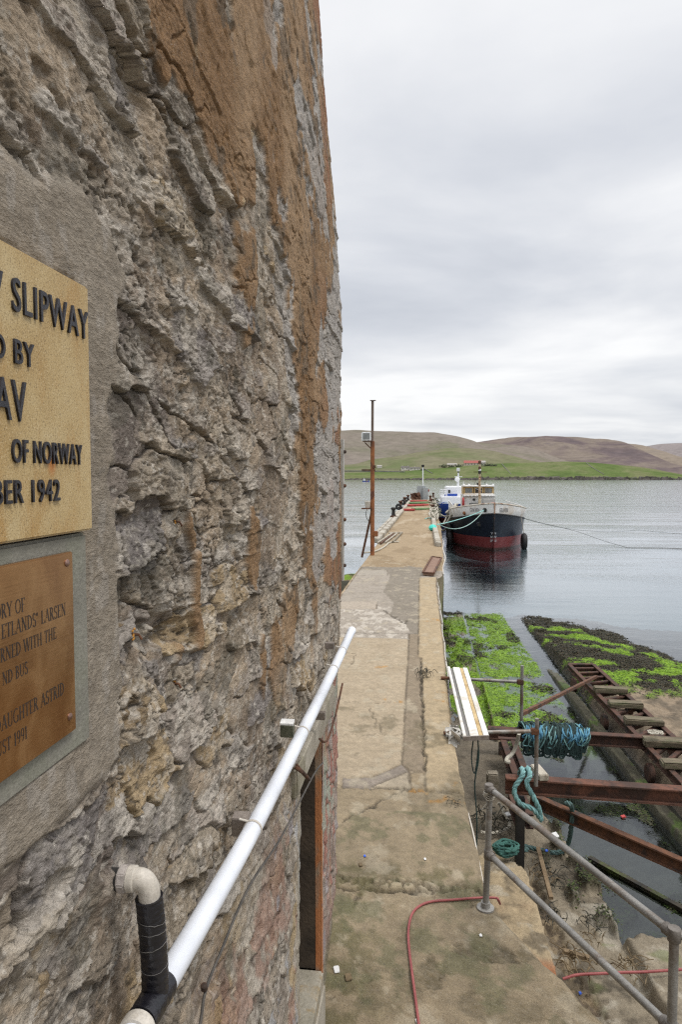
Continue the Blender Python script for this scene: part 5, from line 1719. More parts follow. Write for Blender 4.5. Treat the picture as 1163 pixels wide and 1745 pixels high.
# small timber stub and block near the rail post top
o = MB().frame(at(840, 1330, z=.55), (1, 0, 0), (0, 1, 0), (0, 0, 1), .085, .085, .13).build('timber_stub', WOOD_OLD, None, bevel=.015, rough=.006)
tag(o, 'short square timber stub on the mud behind the railing post', 'post')
o = MB().frame(at(920, 1316, z=1.52), (1, .2, 0), (-.2, 1, 0), (0, 0, 1), .06, .16, .04).build('wood_chock', WOOD_PALE, None, bevel=.01)
tag(o, 'pale wood chock beside the scaffold post on the near beam', 'chock')

# ------------------------------------------------------------------ railing on the quay edge
rail = empty('tube_railing', (.44, 4.9, ZD), 'grey steel tube railing with two rails and two posts at the quay edge', 'railing')
A = at(828, 1548, z=ZD)
PAx, PAy = float(A[0]), float(A[1])
ztop = float(at(836, 1344, y=PAy)[2])
zmid = float(at(834, 1455, y=PAy)[2])
Bp = at(1150, 1592, z=ztop)
PBx, PBy = float(Bp[0]), float(Bp[1])
rr_ = .0225
MB().tube([(PAx, PAy, ZD), (PAx + .012, PAy, zmid), (PAx + .02, PAy, ztop + .012)], rr_, 16).build('post', GALV, rail, True)
MB().tube([(PBx, PBy, ZD - .05), (PBx, PBy, ztop + .005)], rr_, 16).build('post', GALV, rail, True)
dr = np.array([PBx - PAx, PBy - PAy, 0])
dr = dr / np.linalg.norm(dr)
for nm, z in (('top_rail', ztop), ('mid_rail', zmid)):
    MB().tube([(PAx + .02, PAy, z), (PBx, PBy, z), (PBx + dr[0] * .02, PBy + dr[1] * .02, z)], rr_ * .96, 16).build(nm, GALV, rail, True)
    MB().tube([(PBx, PBy, z), (PBx + 1.4, PBy - .05, z)], rr_ * .96, 16).build(nm, GALV, rail, True)
    for (x_, y_, d_) in ((PAx + .016, PAy, 1), (PBx, PBy, -1)):
        f_ = MB().lathe((x_, y_, z - .033), (0, 0, 1), [(0, .029), (.004, .032), (.062, .032), (.066, .029)], 16)
        f_.lathe((x_, y_, z), dr * d_, [(0, .030), (.055, .030), (.06, .027)], 16)
        f_.build('elbow_fitting', weathered('cast_fitting', (.13, .115, .10), (.22, .20, .18), None, 20, .6, .5, .2, 100), rail, True)
MB().lathe((PAx, PAy, ZD + deck_z(PAx, PAy) - ZD), (0, 0, 1), [(0, .062), (.012, .062), (.013, .034), (.05, .032)], 18).build('base_flange', GALV, rail, True)
# wire and tape scraps tied to the post top
mb = MB()
for q in range(5):
    c = np.array([PAx + .016, PAy, ztop - .02 - q * .012])
    mb.tube([c + np.array([(.034 + .006 * math.sin(k * 2 + q)) * math.cos(k), (.034 + .006 * math.sin(k * 2 + q)) * math.sin(k), .004 * math.sin(k * 3 + q)]) for k in np.linspace(0, 6.28, 14)], .0035, 5)
for q in range(4):
    mb.tube(smooth_path([(PAx + .03, PAy + .02, ztop - .03), (PAx + random.uniform(.0, .06), PAy, ztop - .08), (PAx + random.uniform(-.04, .05), PAy - .02, ztop - random.uniform(.1, .16))], 4), .0035, 5)
tag(mb.build('tied_string', ROPE_PALE, None, True), 'scraps of pale string tied round the top of the left railing post', 'string')

# hoses
hz_ = [at(716, 1760, z=ZD + .012), at(707, 1690, z=ZD + .012), at(697, 1610, z=ZD + .012), at(698, 1573, z=ZD + .012), at(708, 1550, z=ZD + .012), at(732, 1537, z=ZD + .012), at(775, 1533, z=ZD + .014), at(815, 1530, z=ZD + .016), at(845, 1530, z=ZD + .018), at(850, 1534, z=ZD + .0), at(853, 1540, z=ZD - .2)]
hp = smooth_path(hz_, 10)
hp = [np.array([q[0], q[1], max(q[2], deck_z(q[0], q[1]) + .008) if q[0] < right_x(q[1]) - .02 else q[2]]) for q in hp]
tag(MB().tube(hp, .0088, 10).build('water_hose', HOSE_RED, None, True), 'red rubber hose curving over the quay to the railing foot', 'hose')
hz_ = [at(960, 1668, z=.43), at(985, 1661, z=.46), at(1020, 1659, z=.47), at(1060, 1657, z=.47), at(1100, 1656, z=.47), at(1163, 1652, z=.47), at(1300, 1645, z=.47)]
tag(MB().tube(smooth_path(hz_, 8), .013, 8).build('water_hose', HOSE_RED, None, True), 'thin red hose lying straight across the apron below the railing', 'hose')
# ------------------------------------------------------------------ lamp mast on the pier
q = at(635, 946, z=ZD)
MX, MY = float(q[0]), float(q[1])
mast = empty('lamp_mast', (MX, MY, ZD), 'tall rusty pole with white floodlights and raking brace on the left pier edge', 'mast')


def mz(py):
    return float(at(635, py, y=MY)[2])


def mx(px):
    return float(at(px, 850, y=MY)[0])


MB().tube([(MX, MY, ZD - .1), (MX, MY, mz(752))], .082, 14).build('pole', RUST_ORANGE, mast, True)
MB().tube([(MX - .01, MY, mz(753)), (MX - .005, MY, mz(683))], .052, 12).build('pole_top', weathered('grey_brown_pole', (.12, .085, .065), (.20, .155, .13), None, 4, .8, .1, .3, 40), mast, True)
MB().box(MX - .10, MX + .12, MY - .1, MY + .1, mz(683), mz(682.2)).build('top_plate', RUST, mast)
MB().tube([(mx(617), MY + .05, ZD - .1), (MX - .03, MY, mz(872))], .045, 8).build('brace', RUST, mast, True)
MB().bar((mx(617), MY, mz(801)), (mx(640), MY, mz(801)), .07, .06).build('arm', RUST, mast)
MB().bar((mx(617), MY, mz(866.5)), (mx(635), MY, mz(866.5)), .30, .05).build('shelf', RUST, mast)
MB().bar((mx(619), MY, mz(752)), (mx(635), MY, mz(752)), .28, .03).bar((mx(622), MY, mz(754)), (mx(632), MY, mz(764)), .04, .04, (0, 1, 0)).build('bracket', RUST, mast)
fl = MB().frame((mx(624.5), MY - .02, mz(744)), (1, .25, 0), (-.25, 1, 0), (0, 0, 1), .17, .12, .17).build('floodlight', WHITE_C, mast, bevel=.02)
MB().frame((mx(625), MY - .15, mz(743.5)), (1, .25, 0), (-.25, 1, 0), (0, 0, 1), .13, .01, .12).build('lens', GLASS_PALE, fl)
tagx = MB().lathe((mx(627.3), MY, mz(866)), (0, 0, 1), [(0, .10), (.24, .125), (.27, .13), (.275, .11)], 14).build('lamp_housing', PVC_OLD, mast, True)
MB().tube(smooth_path([(mx(626), MY, mz(868)), (mx(624), MY, mz(875)), (mx(626), MY, mz(884)), (mx(633), MY, mz(892))], 6), .012, 6).build('wire', DARK, mast, True)
MB().box(MX + .05, MX + .22, MY - .1, MY + .1, mz(914), mz(905)).build('junction_box', RUST_ORANGE, mast, bevel=.015)
MB().box(MX + .03, MX + .12, MY - .09, MY + .09, mz(798), mz(793)).build('pole_clamp', RUST, mast, bevel=.01)

# poles and rope lying on the pier, brown panel at the corner
for (a_, b_, m_, l_) in (((644, 925), (668, 909), WOOD_PALE, 'leftmost pale pole lying in the fan on the pier'), ((649, 926), (671, 910), RUST, 'dark rusty pole lying in the fan on the pier'),
                         ((657, 924), (677, 909), WOOD_PALE, 'middle pale pole in the fan on the pier'), ((670, 923), (685, 908), WOOD_OLD, 'rightmost grey pole in the fan on the pier'),
                         ((663, 908), (687, 907.5), WOOD_PALE, 'pale batten lying crosswise at the far end of the pole fan')):
    a, b = at(*a_, z=ZD + .07), at(*b_, z=ZD + .07)
    tag(MB().tube([a, b], .045, 8).build('loose_pole', m_, None, True), l_, 'pole', 'loose poles on the pier')
rp = smooth_path([at(621, 942, z=ZD + .04), at(637, 940, z=ZD + .04), at(650, 935, z=ZD + .04), at(659, 929, z=ZD + .04), at(663, 925, z=ZD + .04), at(671, 923.5, z=ZD + .04), at(680, 923, z=ZD + .04)], 6)
tag(MB().tube(rp, .035, 6).build('rope_length', ROPE_PALE, None, True), 'single pale rope snaking across the pier at the foot of the mast', 'rope')
PANEL = weathered('brown_panel', (.17, .095, .065), (.24, .15, .105), None, 4, .8, 0, .4, 30)
pc = [at(737, 948, z=ZD + .12), at(753, 950, z=ZD + .12), at(740, 976, z=ZD + .12), at(721, 975, z=ZD + .12)]
pn = empty('hatch_panel', (pc[0] + pc[2]) / 2, 'brown rectangular timber hatch panel lying at the narrow corner of the pier', 'panel')
MB().prism([p[:2] for p in pc], ZD + .02, ZD + .10).build('panel_board', PANEL, pn, bevel=.01)
for i in range(4):
    MB().bar(pc[i] - np.array([0, 0, .01]), pc[(i + 1) % 4] - np.array([0, 0, .01]), .06, .04).build('frame_bar', RUST, pn)

# pier-end cabinet with light pole, machinery, painted boards
cb = empty('grey_cabinet', at(722, 851, z=ZD), 'pale grey metal cabinet standing near the end of the pier', 'cabinet')
cy_ = float(at(722, 851, z=ZD)[1])


def bx(px0, px1, py0, py1, y, d):
    a, b = at(px0, py0, y=y), at(px1, py1, y=y)
    return (a[0], b[0], y, y + d, min(a[2], b[2]), max(a[2], b[2]))


MB().box(*bx(711, 726, 851.5, 828, cy_ + .4, 1.4)).build('body', GREYBOX, cb, bevel=.03)
MB().box(*bx(721, 730, 852, 831, cy_, .8)).build('door', GREYBOX, cb, bevel=.03)
MB().box(*bx(730, 732, 838, 834, cy_ + .2, .3)).build('alarm_box', RED, cb, bevel=.02)
lp = empty('pier_light', at(721, 828, y=cy_ + .9), 'slim white pole with a dark light, rising behind the grey cabinet', 'light')
a, b = at(721.3, 851, y=cy_ + 2.1), at(721.3, 795, y=cy_ + 2.1)
MB().tube([a, b], .085, 10).build('pole', WHITE_C, lp, True)
MB().lathe(b, (0, 0, 1), [(-.1, .12), (.0, .20), (.22, .20), (.26, .08)], 12).build('lamp_head', DARK, lp, True)
mb = MB()
for k in range(26):
    p = at(random.uniform(706, 715), random.uniform(842, 852), y=cy_ - 1.0)
    mb.frame(p, (1, random.gauss(0, .5), random.gauss(0, .5)), (0, 1, random.gauss(0, .5)), (random.gauss(0, .5), 0, 1), random.uniform(.08, .3), .2, random.uniform(.06, .22))
for k in range(3):
    mb.lathe(at(707 + 2.6 * k, 848 - k, y=cy_ - 1.2), (0, 1, 0), [(0, .30), (.12, .32), (.2, .2)], 12)
tag(mb.build('rusty_winch', RUST, None), 'heap of brown rusty winch machinery in front of the grey cabinet', 'machinery')
for i, (a_, b_, y_, m_, l_) in enumerate((((687, 868.5), (707, 868.5), 1, RED, 'short dark red board, nearest of the coloured boards on the pier'), ((705, 867), (729, 866.5), 1, GREENP, 'pale green board beside the short red board'),
                                 ((694, 861), (727, 860), 1, RED, 'long red board between the green boards'), ((697, 857), (730, 856), 1, GREENP, 'green board below the grey cabinet'),
                                 ((697, 853.6), (727, 853.4), 1, RED, 'farthest red board at the foot of the grey cabinet'))):
    a, b = at(*a_, z=ZD + .12), at(*b_, z=ZD + .12)
    tag(MB().bar(a, b, .9, .14).build('painted_board', m_, None, bevel=.02), l_, 'board', 'painted boards on the pier')
# bollards and black tyres along the left kerb
for i, (px, py, l_) in enumerate(((671, 881, 'nearest dark bollard on the left kerb'), (683, 866, 'second dark bollard lump on the left kerb'), (690, 858, 'third bollard lump on the left kerb, by the red board'),
                                  (696, 853, 'fourth bollard lump on the left kerb'), (702, 850, 'farthest bollard on the left kerb, beside the winch'))):
    p = at(px, py, z=ZD + .15)
    k = p[1] / 50.0
    b_ = empty('bollard', p, l_, 'bollard', 'bollards along the left kerb')
    MB().box(p[0] - .22, p[0] + .22, p[1] - .3, p[1] + .3, ZD + .1, ZD + .26).build('base', RUST, b_, bevel=.03)
    MB().lathe((p[0], p[1], ZD + .26), (0, 0, 1), [(0, .15), (.25, .12), (.40, .12), (.46, .2), (.56, .2), (.60, .1)], 14).build('post', RUST if i else DARK, b_, True)
    if i in (1, 2, 3):
        MB().tube([(p[0] - .15 + .20 * math.cos(a_), p[1] - .4, ZD + .30 + .20 * math.sin(a_)) for a_ in np.linspace(0, 6.28, 17)[:-1]], .11, 8, True).build('tyre', RUBBER, b_, True)
# bollards with rope on the right edge
for i, (px, py, l_) in enumerate(((738, 872, 'nearest roped bollard on the right pier edge'), (736, 860, 'middle roped bollard on the right pier edge'), (734, 853, 'small far bollard on the right pier edge'), (739, 847, 'thin post at the far right corner of the pier'))):
    p = at(px, py, z=ZD + .05)
    b_ = empty('bollard', p, l_, 'bollard', 'bollards along the right pier edge')
    MB().lathe((p[0], p[1], ZD), (0, 0, 1), [(0, .22), (.06, .22), (.1, .13), (.5, .12), (.56, .2), (.66, .2), (.7, .1)], 14).build('post', RUST, b_, True)
    MB().box(p[0] - .25, p[0] + .25, p[1] - .25, p[1] + .25, ZD - .02, ZD + .05).build('base', RUST, b_)
mb = MB()
for k in range(46):
    px, py = random.gauss(740.3, 1.5), random.choice([random.uniform(852, 885), random.uniform(866, 884)])
    p = at(px, py, z=ZD + .12)
    r_ = random.uniform(.2, .5)
    ph = random.uniform(0, 6)
    mb.tube(smooth_path([p + np.array([r_ * math.cos(ph + a_) * .7, r_ * 2.2 * math.sin(ph + a_), random.uniform(0, .35) + .1 * math.sin(a_ * 2)]) for a_ in np.linspace(0, 6, 8)], 4), random.uniform(.03, .05), 5)
tag(mb.build('rope_pile', ROPE_PALE, None, True), 'long tangled pile of pale mooring ropes along the right edge of the pier', 'rope')
mb = MB()
for k in range(16):
    p = at(random.gauss(742, 1.6), random.uniform(850, 888), z=ZD + .1)
    mb.tube(smooth_path([p + np.array([random.gauss(0, .25), random.gauss(0, .8), random.uniform(0, .5)]) for _ in range(5)], 4), .035, 5)
tag(mb.build('rope_pile', weathered('olive_rope', (.07, .075, .05), (.15, .15, .10), None, 6, .9), None, True), 'dark olive ropes mixed through the pale rope pile on the right pier edge', 'rope')
p = at(739.5, 900, z=ZD + .15)
mb = MB()
mb.lathe(p - np.array([.05, 0, .15]), (0, 0, 1), [(0, .10), (.06, .2), (.18, .24), (.3, .18), (.36, .06)], 14)
tag(mb.build('mooring_buoy', CYANP, None, True), 'small bright turquoise float on the right edge of the pier', 'float')
tag(MB().tube(smooth_path([at(725, 884, z=ZD + .05), at(731, 882.5, z=ZD + .05), at(738, 883.5, z=ZD + .05), at(743, 880, z=ZD + .1)], 6), .035, 6).build('rope_length', ROPE_CYAN, None, True), 'short cyan rope lying across the pier near the turquoise float', 'rope')

# ------------------------------------------------------------------ boats
HX = float(at(834, 930, z=0)[0])


def boat_hull(cx, y0, L, B, sheer_b, sheer_m, ent, rake, flare, name, m, parent, z_lo=-.9, nst=44, bul=0.0, off=0.0, pw=2.1):
    """hull skin: bow towards -Y; returns half-breadth function"""
    def half(d, z):
        zt = sheer_b
        s = np.clip((d - rake * max(0, (zt - z))) / (ent * (1 + flare * max(0, zt - z) / zt)), 0, 1)
        return B * (1 - (1 - s) ** pw) ** .74

    def sheer(d):
        t = min(1, d / 7.0)
        return sheer_b + (sheer_m - sheer_b) * (1 - (1 - t) ** 1.8)
    ds = np.concatenate([np.linspace(0, 1, 30) ** 1.7 * ent * 1.4, np.linspace(ent * 1.4, L, 14)[1:]])
    return half, sheer, ds


def skin(cx, y0, half, ds, zlo, zhi, rows, off=0.0, close=True):
    """both sides between two height functions"""
    mb = MB()
    for sgn in (-1, 1):
        vs, fs = [], []
        for d in ds:
            for r in range(rows + 1):
                z = zlo(d) + (zhi(d) - zlo(d)) * r / rows
                hb = half(d, z)
                vs.append((cx + sgn * (hb + off), y0 + d - (off if hb < .02 else 0), z))
        k = rows + 1
        for i in range(len(ds) - 1):
            for r in range(rows):
                q = (i * k + r, (i + 1) * k + r, (i + 1) * k + r + 1, i * k + r + 1)
                fs.append(q if sgn > 0 else q[::-1])
        mb.add(vs, fs)
    return mb


def weld(o):
    bm = bmesh.new()
    bm.from_mesh(o.data)
    bmesh.ops.remove_doubles(bm, verts=bm.verts, dist=.012)
    bmesh.ops.recalc_face_normals(bm, faces=bm.faces)
    bm.to_mesh(o.data)
    bm.free()
    o.data.polygons.foreach_set('use_smooth', [True] * len(o.data.polygons))
    return o


BY = 48.2
hm, t_, b_ = newmat('navy_and_red_hull')
v_ = t_.pos()
zc = t_.math('ADD', t_.sep(v_)[2], t_.math('MULTIPLY', t_.math('SUBTRACT', t_.sep(v_)[1], BY), .012))
n_ = t_.noise(t_.mapv(v_, (1, 1, .35)), 1.3, 6, .65)
n2_ = t_.noise(t_.mapv(v_, (2.2, 2.2, .4)), 3.0, 6, .7)
nav = t_.ramp(n_, [(.35, (.008, .012, .022)), (.6, (.014, .020, .034)), (.75, (.03, .035, .045))])
red = t_.ramp(n_, [(.3, (.165, .030, .032)), (.6, (.215, .045, .045)), (.75, (.24, .075, .065))])
nav = t_.mix(t_.ramp(n2_, [(.62, 0.0), (.72, .45)]), nav, (.10, .055, .035))
red = t_.mix(t_.ramp(n2_, [(.58, 0.0), (.72, .6)]), red, (.06, .02, .018))
red = t_.mix(t_.ramp(zc, [(.12, .85), (.24, 0.0)]), red, (.03, .018, .012))
c_ = t_.mix(t_.ramp(zc, [(.935, 0.0), (.945, 1.0)], 'LINEAR'), red, nav)
t_.put(b_.inputs['Base Color'], c_)
b_.inputs['Roughness'].default_value = .38
t_.put(b_.inputs['Normal'], t_.bump(t_.noise(t_.mapv(v_, (.5, .5, .8)), 1.2, 3, .5), .15, .06))

ship = empty('cargo_boat', (HX, BY, 0), 'black and red hulled boat with white bulwark and buff wheelhouse, moored right of the pier', 'boat')
half, sheer, ds = boat_hull(HX, BY, 20, 2.72, 2.62, 1.95, 5.2, .30, .28, 'hull', hm, ship)
hull = weld(skin(HX, BY, half, ds, lambda d: -.9, sheer, 20).build('hull', hm, ship))
mb = MB()
for i in range(len(ds) - 1):
    z0, z1 = sheer(ds[i]) - .12, sheer(ds[i + 1]) - .12
    a, b = half(ds[i], z0), half(ds[i + 1], z1)
    mb.add([(HX - a, BY + ds[i], z0), (HX + a, BY + ds[i], z0), (HX + b, BY + ds[i + 1], z1), (HX - b, BY + ds[i + 1], z1)], [(0, 1, 2, 3)])
mb.box(HX - 2.6, HX + 2.6, BY + 19.9, BY + 20, -.9, 1.95)
mb.build('main_deck', weathered('green_grey_deck', (.12, .13, .12), (.18, .19, .17), None, 1, .9), ship)


def bul_hi(d):
    return sheer(d) + (.72 if d < 5 else max(.45, .72 - (d - 5) * .25))


bds = [d for d in ds if d < 8.0]


def bhalf(d, z):
    return half(d, min(z, 2.62)) + max(0, z - sheer(d)) * .10 - (0.0 if d > .3 else 0)


bw = weld(skin(HX, BY - .02, bhalf, bds, lambda d: sheer(d) + .004, bul_hi, 5, .012).build('bulwark', WHITE, ship))
ib = weld(skin(HX, BY + .03, lambda d, z: max(0, bhalf(d, z) - .07), bds, lambda d: sheer(d) - .1, lambda d: bul_hi(d) - .004, 3).build('bulwark_lining', WHITE, ship))
for sgn in (-1, 1):
    MB().tube([(HX + sgn * (bhalf(d, bul_hi(d)) - .02), BY + d - .01, bul_hi(d)) for d in bds], .055, 8).build('gunwale', weathered('worn_gunwale', (.42, .36, .28), (.58, .54, .47), (.24, .14, .09), 3, .7), ship, True)
    MB().tube([(HX + sgn * (half(d, sheer(d)) + .02), BY + d - .02, sheer(d)) for d in ds if d < 19], .05, 8).build('rubbing_strake', weathered('black_strake', (.012, .013, .016), (.03, .03, .032), None, 3, .7), ship, True)
MB().tube([(HX, BY - .06 + .3 * (2.62 - z), z) if z < 2.62 else (HX, BY - .06, z) for z in np.linspace(.95, 2.6, 8)], .035, 8).build('stem_bar', weathered('stem_navy', (.02, .02, .025), (.05, .04, .04), (.12, .06, .04), 5, .6), ship, True)
MB().tube([(HX, BY - .07, 2.62), (HX, BY - .09, 3.36)], .045, 8).build('stem_post', weathered('stem_rust', (.30, .16, .10), (.42, .27, .18), None, 5, .8), ship, True)
# railing aft of the bulwark on both sides, stanchions
mb = MB()
for sgn in (-1, 1):
    for d in np.arange(6.2, 17, 1.1):
        x = HX + sgn * (half(d, 1.9) - .1)
        mb.tube([(x, BY + d, 1.85), (x, BY + d, 2.95)], .03, 6)
    for z in (2.45, 2.95):
        mb.tube([(HX + sgn * (half(d, 1.9) - .1), BY + d, z) for d in np.arange(5.5, 17, .8)], .028, 6)
mb.build('deck_railing', WHITE, ship, True)


def on_hull(me, side, off, hf):
    """wrap flat lettering (X across, Z up) on the hull skin"""
    for v in me.vertices:
        X, Z = v.co.y, v.co.z
        hb = abs(X - HX)
        lo_, hi_ = 0.0, 9.0
        for _ in range(26):
            m_ = (lo_ + hi_) / 2
            if hf(m_, Z) < hb:
                lo_ = m_
            else:
                hi_ = m_
        v.co = (X, BY + lo_ - off - v.co.x * .2, Z)
    me.update()
    return me


def pxz(px, py, d):
    p = at(px, py, y=BY + d)
    return float(p[0]), float(p[2])


x0, z0 = pxz(801.5, 872.3, 1.3)
x1, z1 = pxz(817.3, 867.3, .8)
NAMEM = weathered('grey_name_letters', (.16, .15, .15), (.26, .25, .25), None, 8, .7)
link('name_lettering', on_hull(text_mesh('GRAVEN', x0, x1, z0, z0 + .30, 0, .02, .01), -1, .05, bhalf), NAMEM, ship)
x0, z0 = pxz(850.5, 872.3, .8)
x1, z1 = pxz(864.5, 867.3, 1.3)
link('name_lettering', on_hull(text_mesh('GRAVEN', x0, x1, z0, z0 + .30, 0, .02, .01), 1, .05, bhalf), NAMEM, ship)
for row, (a_, b_) in enumerate((('V', 'V'), ('IV', 'IV'), ('III', 'III'))):
    zz_ = 5.2 - (905.3 + 6.3 * row - 811.9) / F * (BY + .8) - .13
    for s_, tx in ((-1, a_), (1, b_)):
        hw = .06 if row == 0 else .085
        xc = HX + s_ * .125
        link('draft_mark', on_hull(text_mesh(tx, xc - hw, xc + hw, zz_, zz_ + .17, 0, .01, .03), s_, .03, half), WHITE_C, ship)
# hawse hole, anchor pocket, bow fittings
for (px, py, r_, m_) in ((827, 868.5, .17, DARK), (818, 894.5, .20, DARK)):
    x_, z_ = pxz(px, py, .8)
    hf = bhalf if z_ > 2.5 else half
    lo_, hi_ = 0, 8
    for _ in range(26):
        m2 = (lo_ + hi_) / 2
        lo_, hi_ = (m2, hi_) if hf(m2, z_) < abs(x_ - HX) else (lo_, m2)
    nrm = np.array([-.45, -1, .05])
    k = MB().lathe((x_, BY + lo_ + .06, z_), nrm, [(0, r_), (.09, r_), (.12, r_ * .75), (.05, r_ * .6)], 14).build('hawse_ring' if py < 880 else 'anchor_pocket', weathered('hawse_iron', (.10, .10, .09), (.17, .16, .14), None, 8, .8) if py < 880 else hm, ship, True)
    MB().lathe((x_, BY + lo_ - .0, z_), nrm, [(0, r_ * .6), (.115, r_ * .6)], 12).build('hole', DARK, k, True)
for (px, py) in ((792, 874), (874, 874)):
    x_, z_ = pxz(px, py, 2.2)
    MB().lathe((x_, BY + 2.0, z_), (0, -1, 0), [(0, .14), (.16, .12), (.2, .07)], 10).build('fairlead', RUST_ORANGE, ship, True)
# wheelhouse block
WY = 58.0


def at_b(px0, px1, py0, py1, y, d):
    return bx(px0, px1, py0, py1, y, d)


MB().box(*at_b(790.5, 845, 870, 845.5, WY, 5)).build('deckhouse', WHITE, ship, bevel=.06)
MB().box(*at_b(789.5, 845.5, 846, 843.2, WY - .15, 5.3)).build('deckhouse_roof', WHITE, ship, bevel=.05)
wh = MB().box(*at_b(791.5, 841.5, 843.4, 840.8, WY + .2, 3.2)).build('wheelhouse_base', WHITE, ship)
# window band: framed openings
a0, a1 = at(791, 842, y=WY + .3), at(842, 829.5, y=WY + .3)
X0, X1, Z0, Z1 = a0[0], a1[0], a0[2], a1[2]
MB().box(X0 - .08, X1 + .08, WY + .1, WY + 3.3, Z1, Z1 + .10).build('wheelhouse_roof', WHITE, ship, bevel=.03)
MB().box(X0 + .1, X1 - .1, WY + 1.6, WY + 3.1, Z0, Z1 - .01).build('wheelhouse_back', weathered('dim_cabin', (.20, .18, .15), (.28, .25, .21), None, 2, .8), ship)
for i in range(3):
    u0, u1 = X0 + (X1 - X0) * i / 3, X0 + (X1 - X0) * (i + 1) / 3
    yy_ = WY + (.3 if i == 1 else .42)
    mb = MB()
    mb.box(u0 + .02, u0 + .12, yy_, yy_ + .12, Z0, Z1 - .01).box(u1 - .12, u1 - .02, yy_, yy_ + .12, Z0, Z1 - .01)
    mb.box(u0 + .12, u1 - .12, yy_ + .002, yy_ + .12, Z0, Z0 + .10).box(u0 + .12, u1 - .12, yy_ + .002, yy_ + .12, Z1 - .12, Z1 - .01)
    wf = mb.build('window', YELLOWP, ship, bevel=.012)
    MB().box(u0 + .11, u1 - .11, yy_ + .05, yy_ + .06, Z0 + .09, Z1 - .11).build('pane', GLASSY if i == 1 else GLASS_PALE, wf)
    if i == 1:
        MB().bar((u0 + .12, yy_ - .02, Z1 - .14), (u1 - .15, yy_ - .02, Z1 - .36), .03, .10, (0, 1, 0)).build('wiper_arm', WHITE_C, wf)
for sx in (X0, X1):
    MB().box(sx - .05, sx + .05, WY + .55, WY + 3.2, Z0, Z1 - .01).build('side_panel', YELLOWP, ship)
for px in (791, 800, 830, 841):
    p = at(px, 828.6, y=WY + .6)
    MB().lathe(p, (0, 0, 1), [(0, .08), (.12, .10), (.2, .05)], 10).build('roof_lamp', WHITE_C, ship, True)
p = at(815, 827, y=WY + 1)
MB().lathe(p, (0, 0, 1), [(-.15, .04), (.05, .05), (.06, .11), (.22, .09)], 10).build('horn', DARK, ship, True)
for i in range(9):
    p = at(793 + i * 6, 845, y=WY - .2)
    MB().lathe(p, (0, -1, 0), [(-.02, .06), (.1, .06), (.12, .03)], 8).build('deck_lamp', WHITE_C, ship, True)
p = at(808.5, 851.3, y=WY - .02)
MB().lathe(p, (0, -1, 0), [(-.03, .11), (.03, .11)], 14).build('porthole', DARK, ship, True)
MB().box(*at_b(801, 821, 862, 857, WY - .4, .3)).build('fore_hatch', weathered('grey_hatch', (.15, .15, .15), (.22, .22, .21), None, 2, .7), ship, bevel=.02)
MB().box(*at_b(824, 845, 864, 850.5, WY - .9, .5)).build('grey_locker', weathered('grey_locker_paint', (.36, .35, .33), (.44, .43, .41), None, 2, .7), ship, bevel=.03)
MB().box(*at_b(838, 844.5, 861, 856.5, WY - 1.6, .4)).build('red_box', RED, ship, bevel=.04)
p = at(790, 856.5, y=WY - .1)
MB().tube([p + np.array([.0, .30 * math.cos(a_), .36 * math.sin(a_)]) for a_ in np.linspace(0, 6.28, 19)[:-1]], .09, 8, True).build('lifebuoy', RED, ship, True)
# mast
MYY = WY - .8
mp = [at(818, 862, y=MYY), at(818.2, 790, y=MYY)]
m_ = MB().tube(mp, [.12, .075], 10).build('mast', MASTP, ship, True)
MB().bar(at(807.5, 804.3, y=MYY), at(830.5, 804.3, y=MYY), .05, .05).build('crosstree', RUST, m_)
for py, r_, mm in ((788, .13, RUST), (792.5, .09, MASTP), (798, .11, RUST), (801.5, .11, WHITE_C), (804.5, .12, DARK), (818, .085, MASTP)):
    MB().lathe(at(818.2, py, y=MYY - .1), (0, 0, 1), [(-.12, r_), (.10, r_), (.14, r_ * .5)], 10).build('mast_light', mm, m_, True)
MB().lathe(at(818.2, 786.8, y=MYY), (0, 0, 1), [(-.1, .05), (.1, .04)], 8).build('mast_tip', DARK, m_)
mb = MB()
for q_ in ((796, 862), (842, 862)):
    mb.tube([at(818.2, 800, y=MYY), at(*q_, y=WY + 3.5)], .012, 5)
mb.build('rigging', DARK, m_)
# tyre fenders
for i, (xx, yy_, z_, l_) in enumerate(((HX - 2.92, BY + 5.6, 1.05, 'front upper black tyre fender on the pier side of the dark boat'), (HX - 2.90, BY + 7.2, .8, 'second black tyre fender along the pier side of the dark boat'),
                                     (HX - 2.9, BY + 5.2, .34, 'low black tyre fender at the waterline, pier side bow'), (HX + 2.36, BY + 2.4, .50, 'black tyre fender hanging on the seaward side of the dark boat'))):
    tag(MB().tube([(xx, yy_ + .42 * math.cos(a_), z_ + .42 * math.sin(a_)) for a_ in np.linspace(0, 6.28, 21)[:-1]], .20, 10, True).build('tyre_fender', RUBBER, None, True), l_, 'tyre', 'tyre fenders on the dark boat')
    if i in (0, 3):
        tag(MB().tube([(xx, yy_, z_ + .5), (xx - math.copysign(.3, xx - HX), yy_, 2.6)], .025, 6).build('fender_rope', ROPE_PALE, None), ['pale rope holding the front fender on the pier side', '', '', 'pale rope holding the seaward tyre fender'][i], 'rope')
# heap of rope and nets on the pier side of its deck
mb = MB()
for k in range(40):
    p = np.array([HX - 2.35 + random.gauss(0, .12), BY + random.uniform(4.5, 9), 2.35 + random.gauss(0, .15)])
    mb.tube(smooth_path([p + np.array([random.gauss(0, .15), random.gauss(0, .5), random.gauss(0, .2)]) for _ in range(5)], 4), .05, 5)
tag(mb.build('rope_pile', ROPE_PALE, None, True), 'pale ropes heaped over the pier side rail of the dark boat', 'rope')

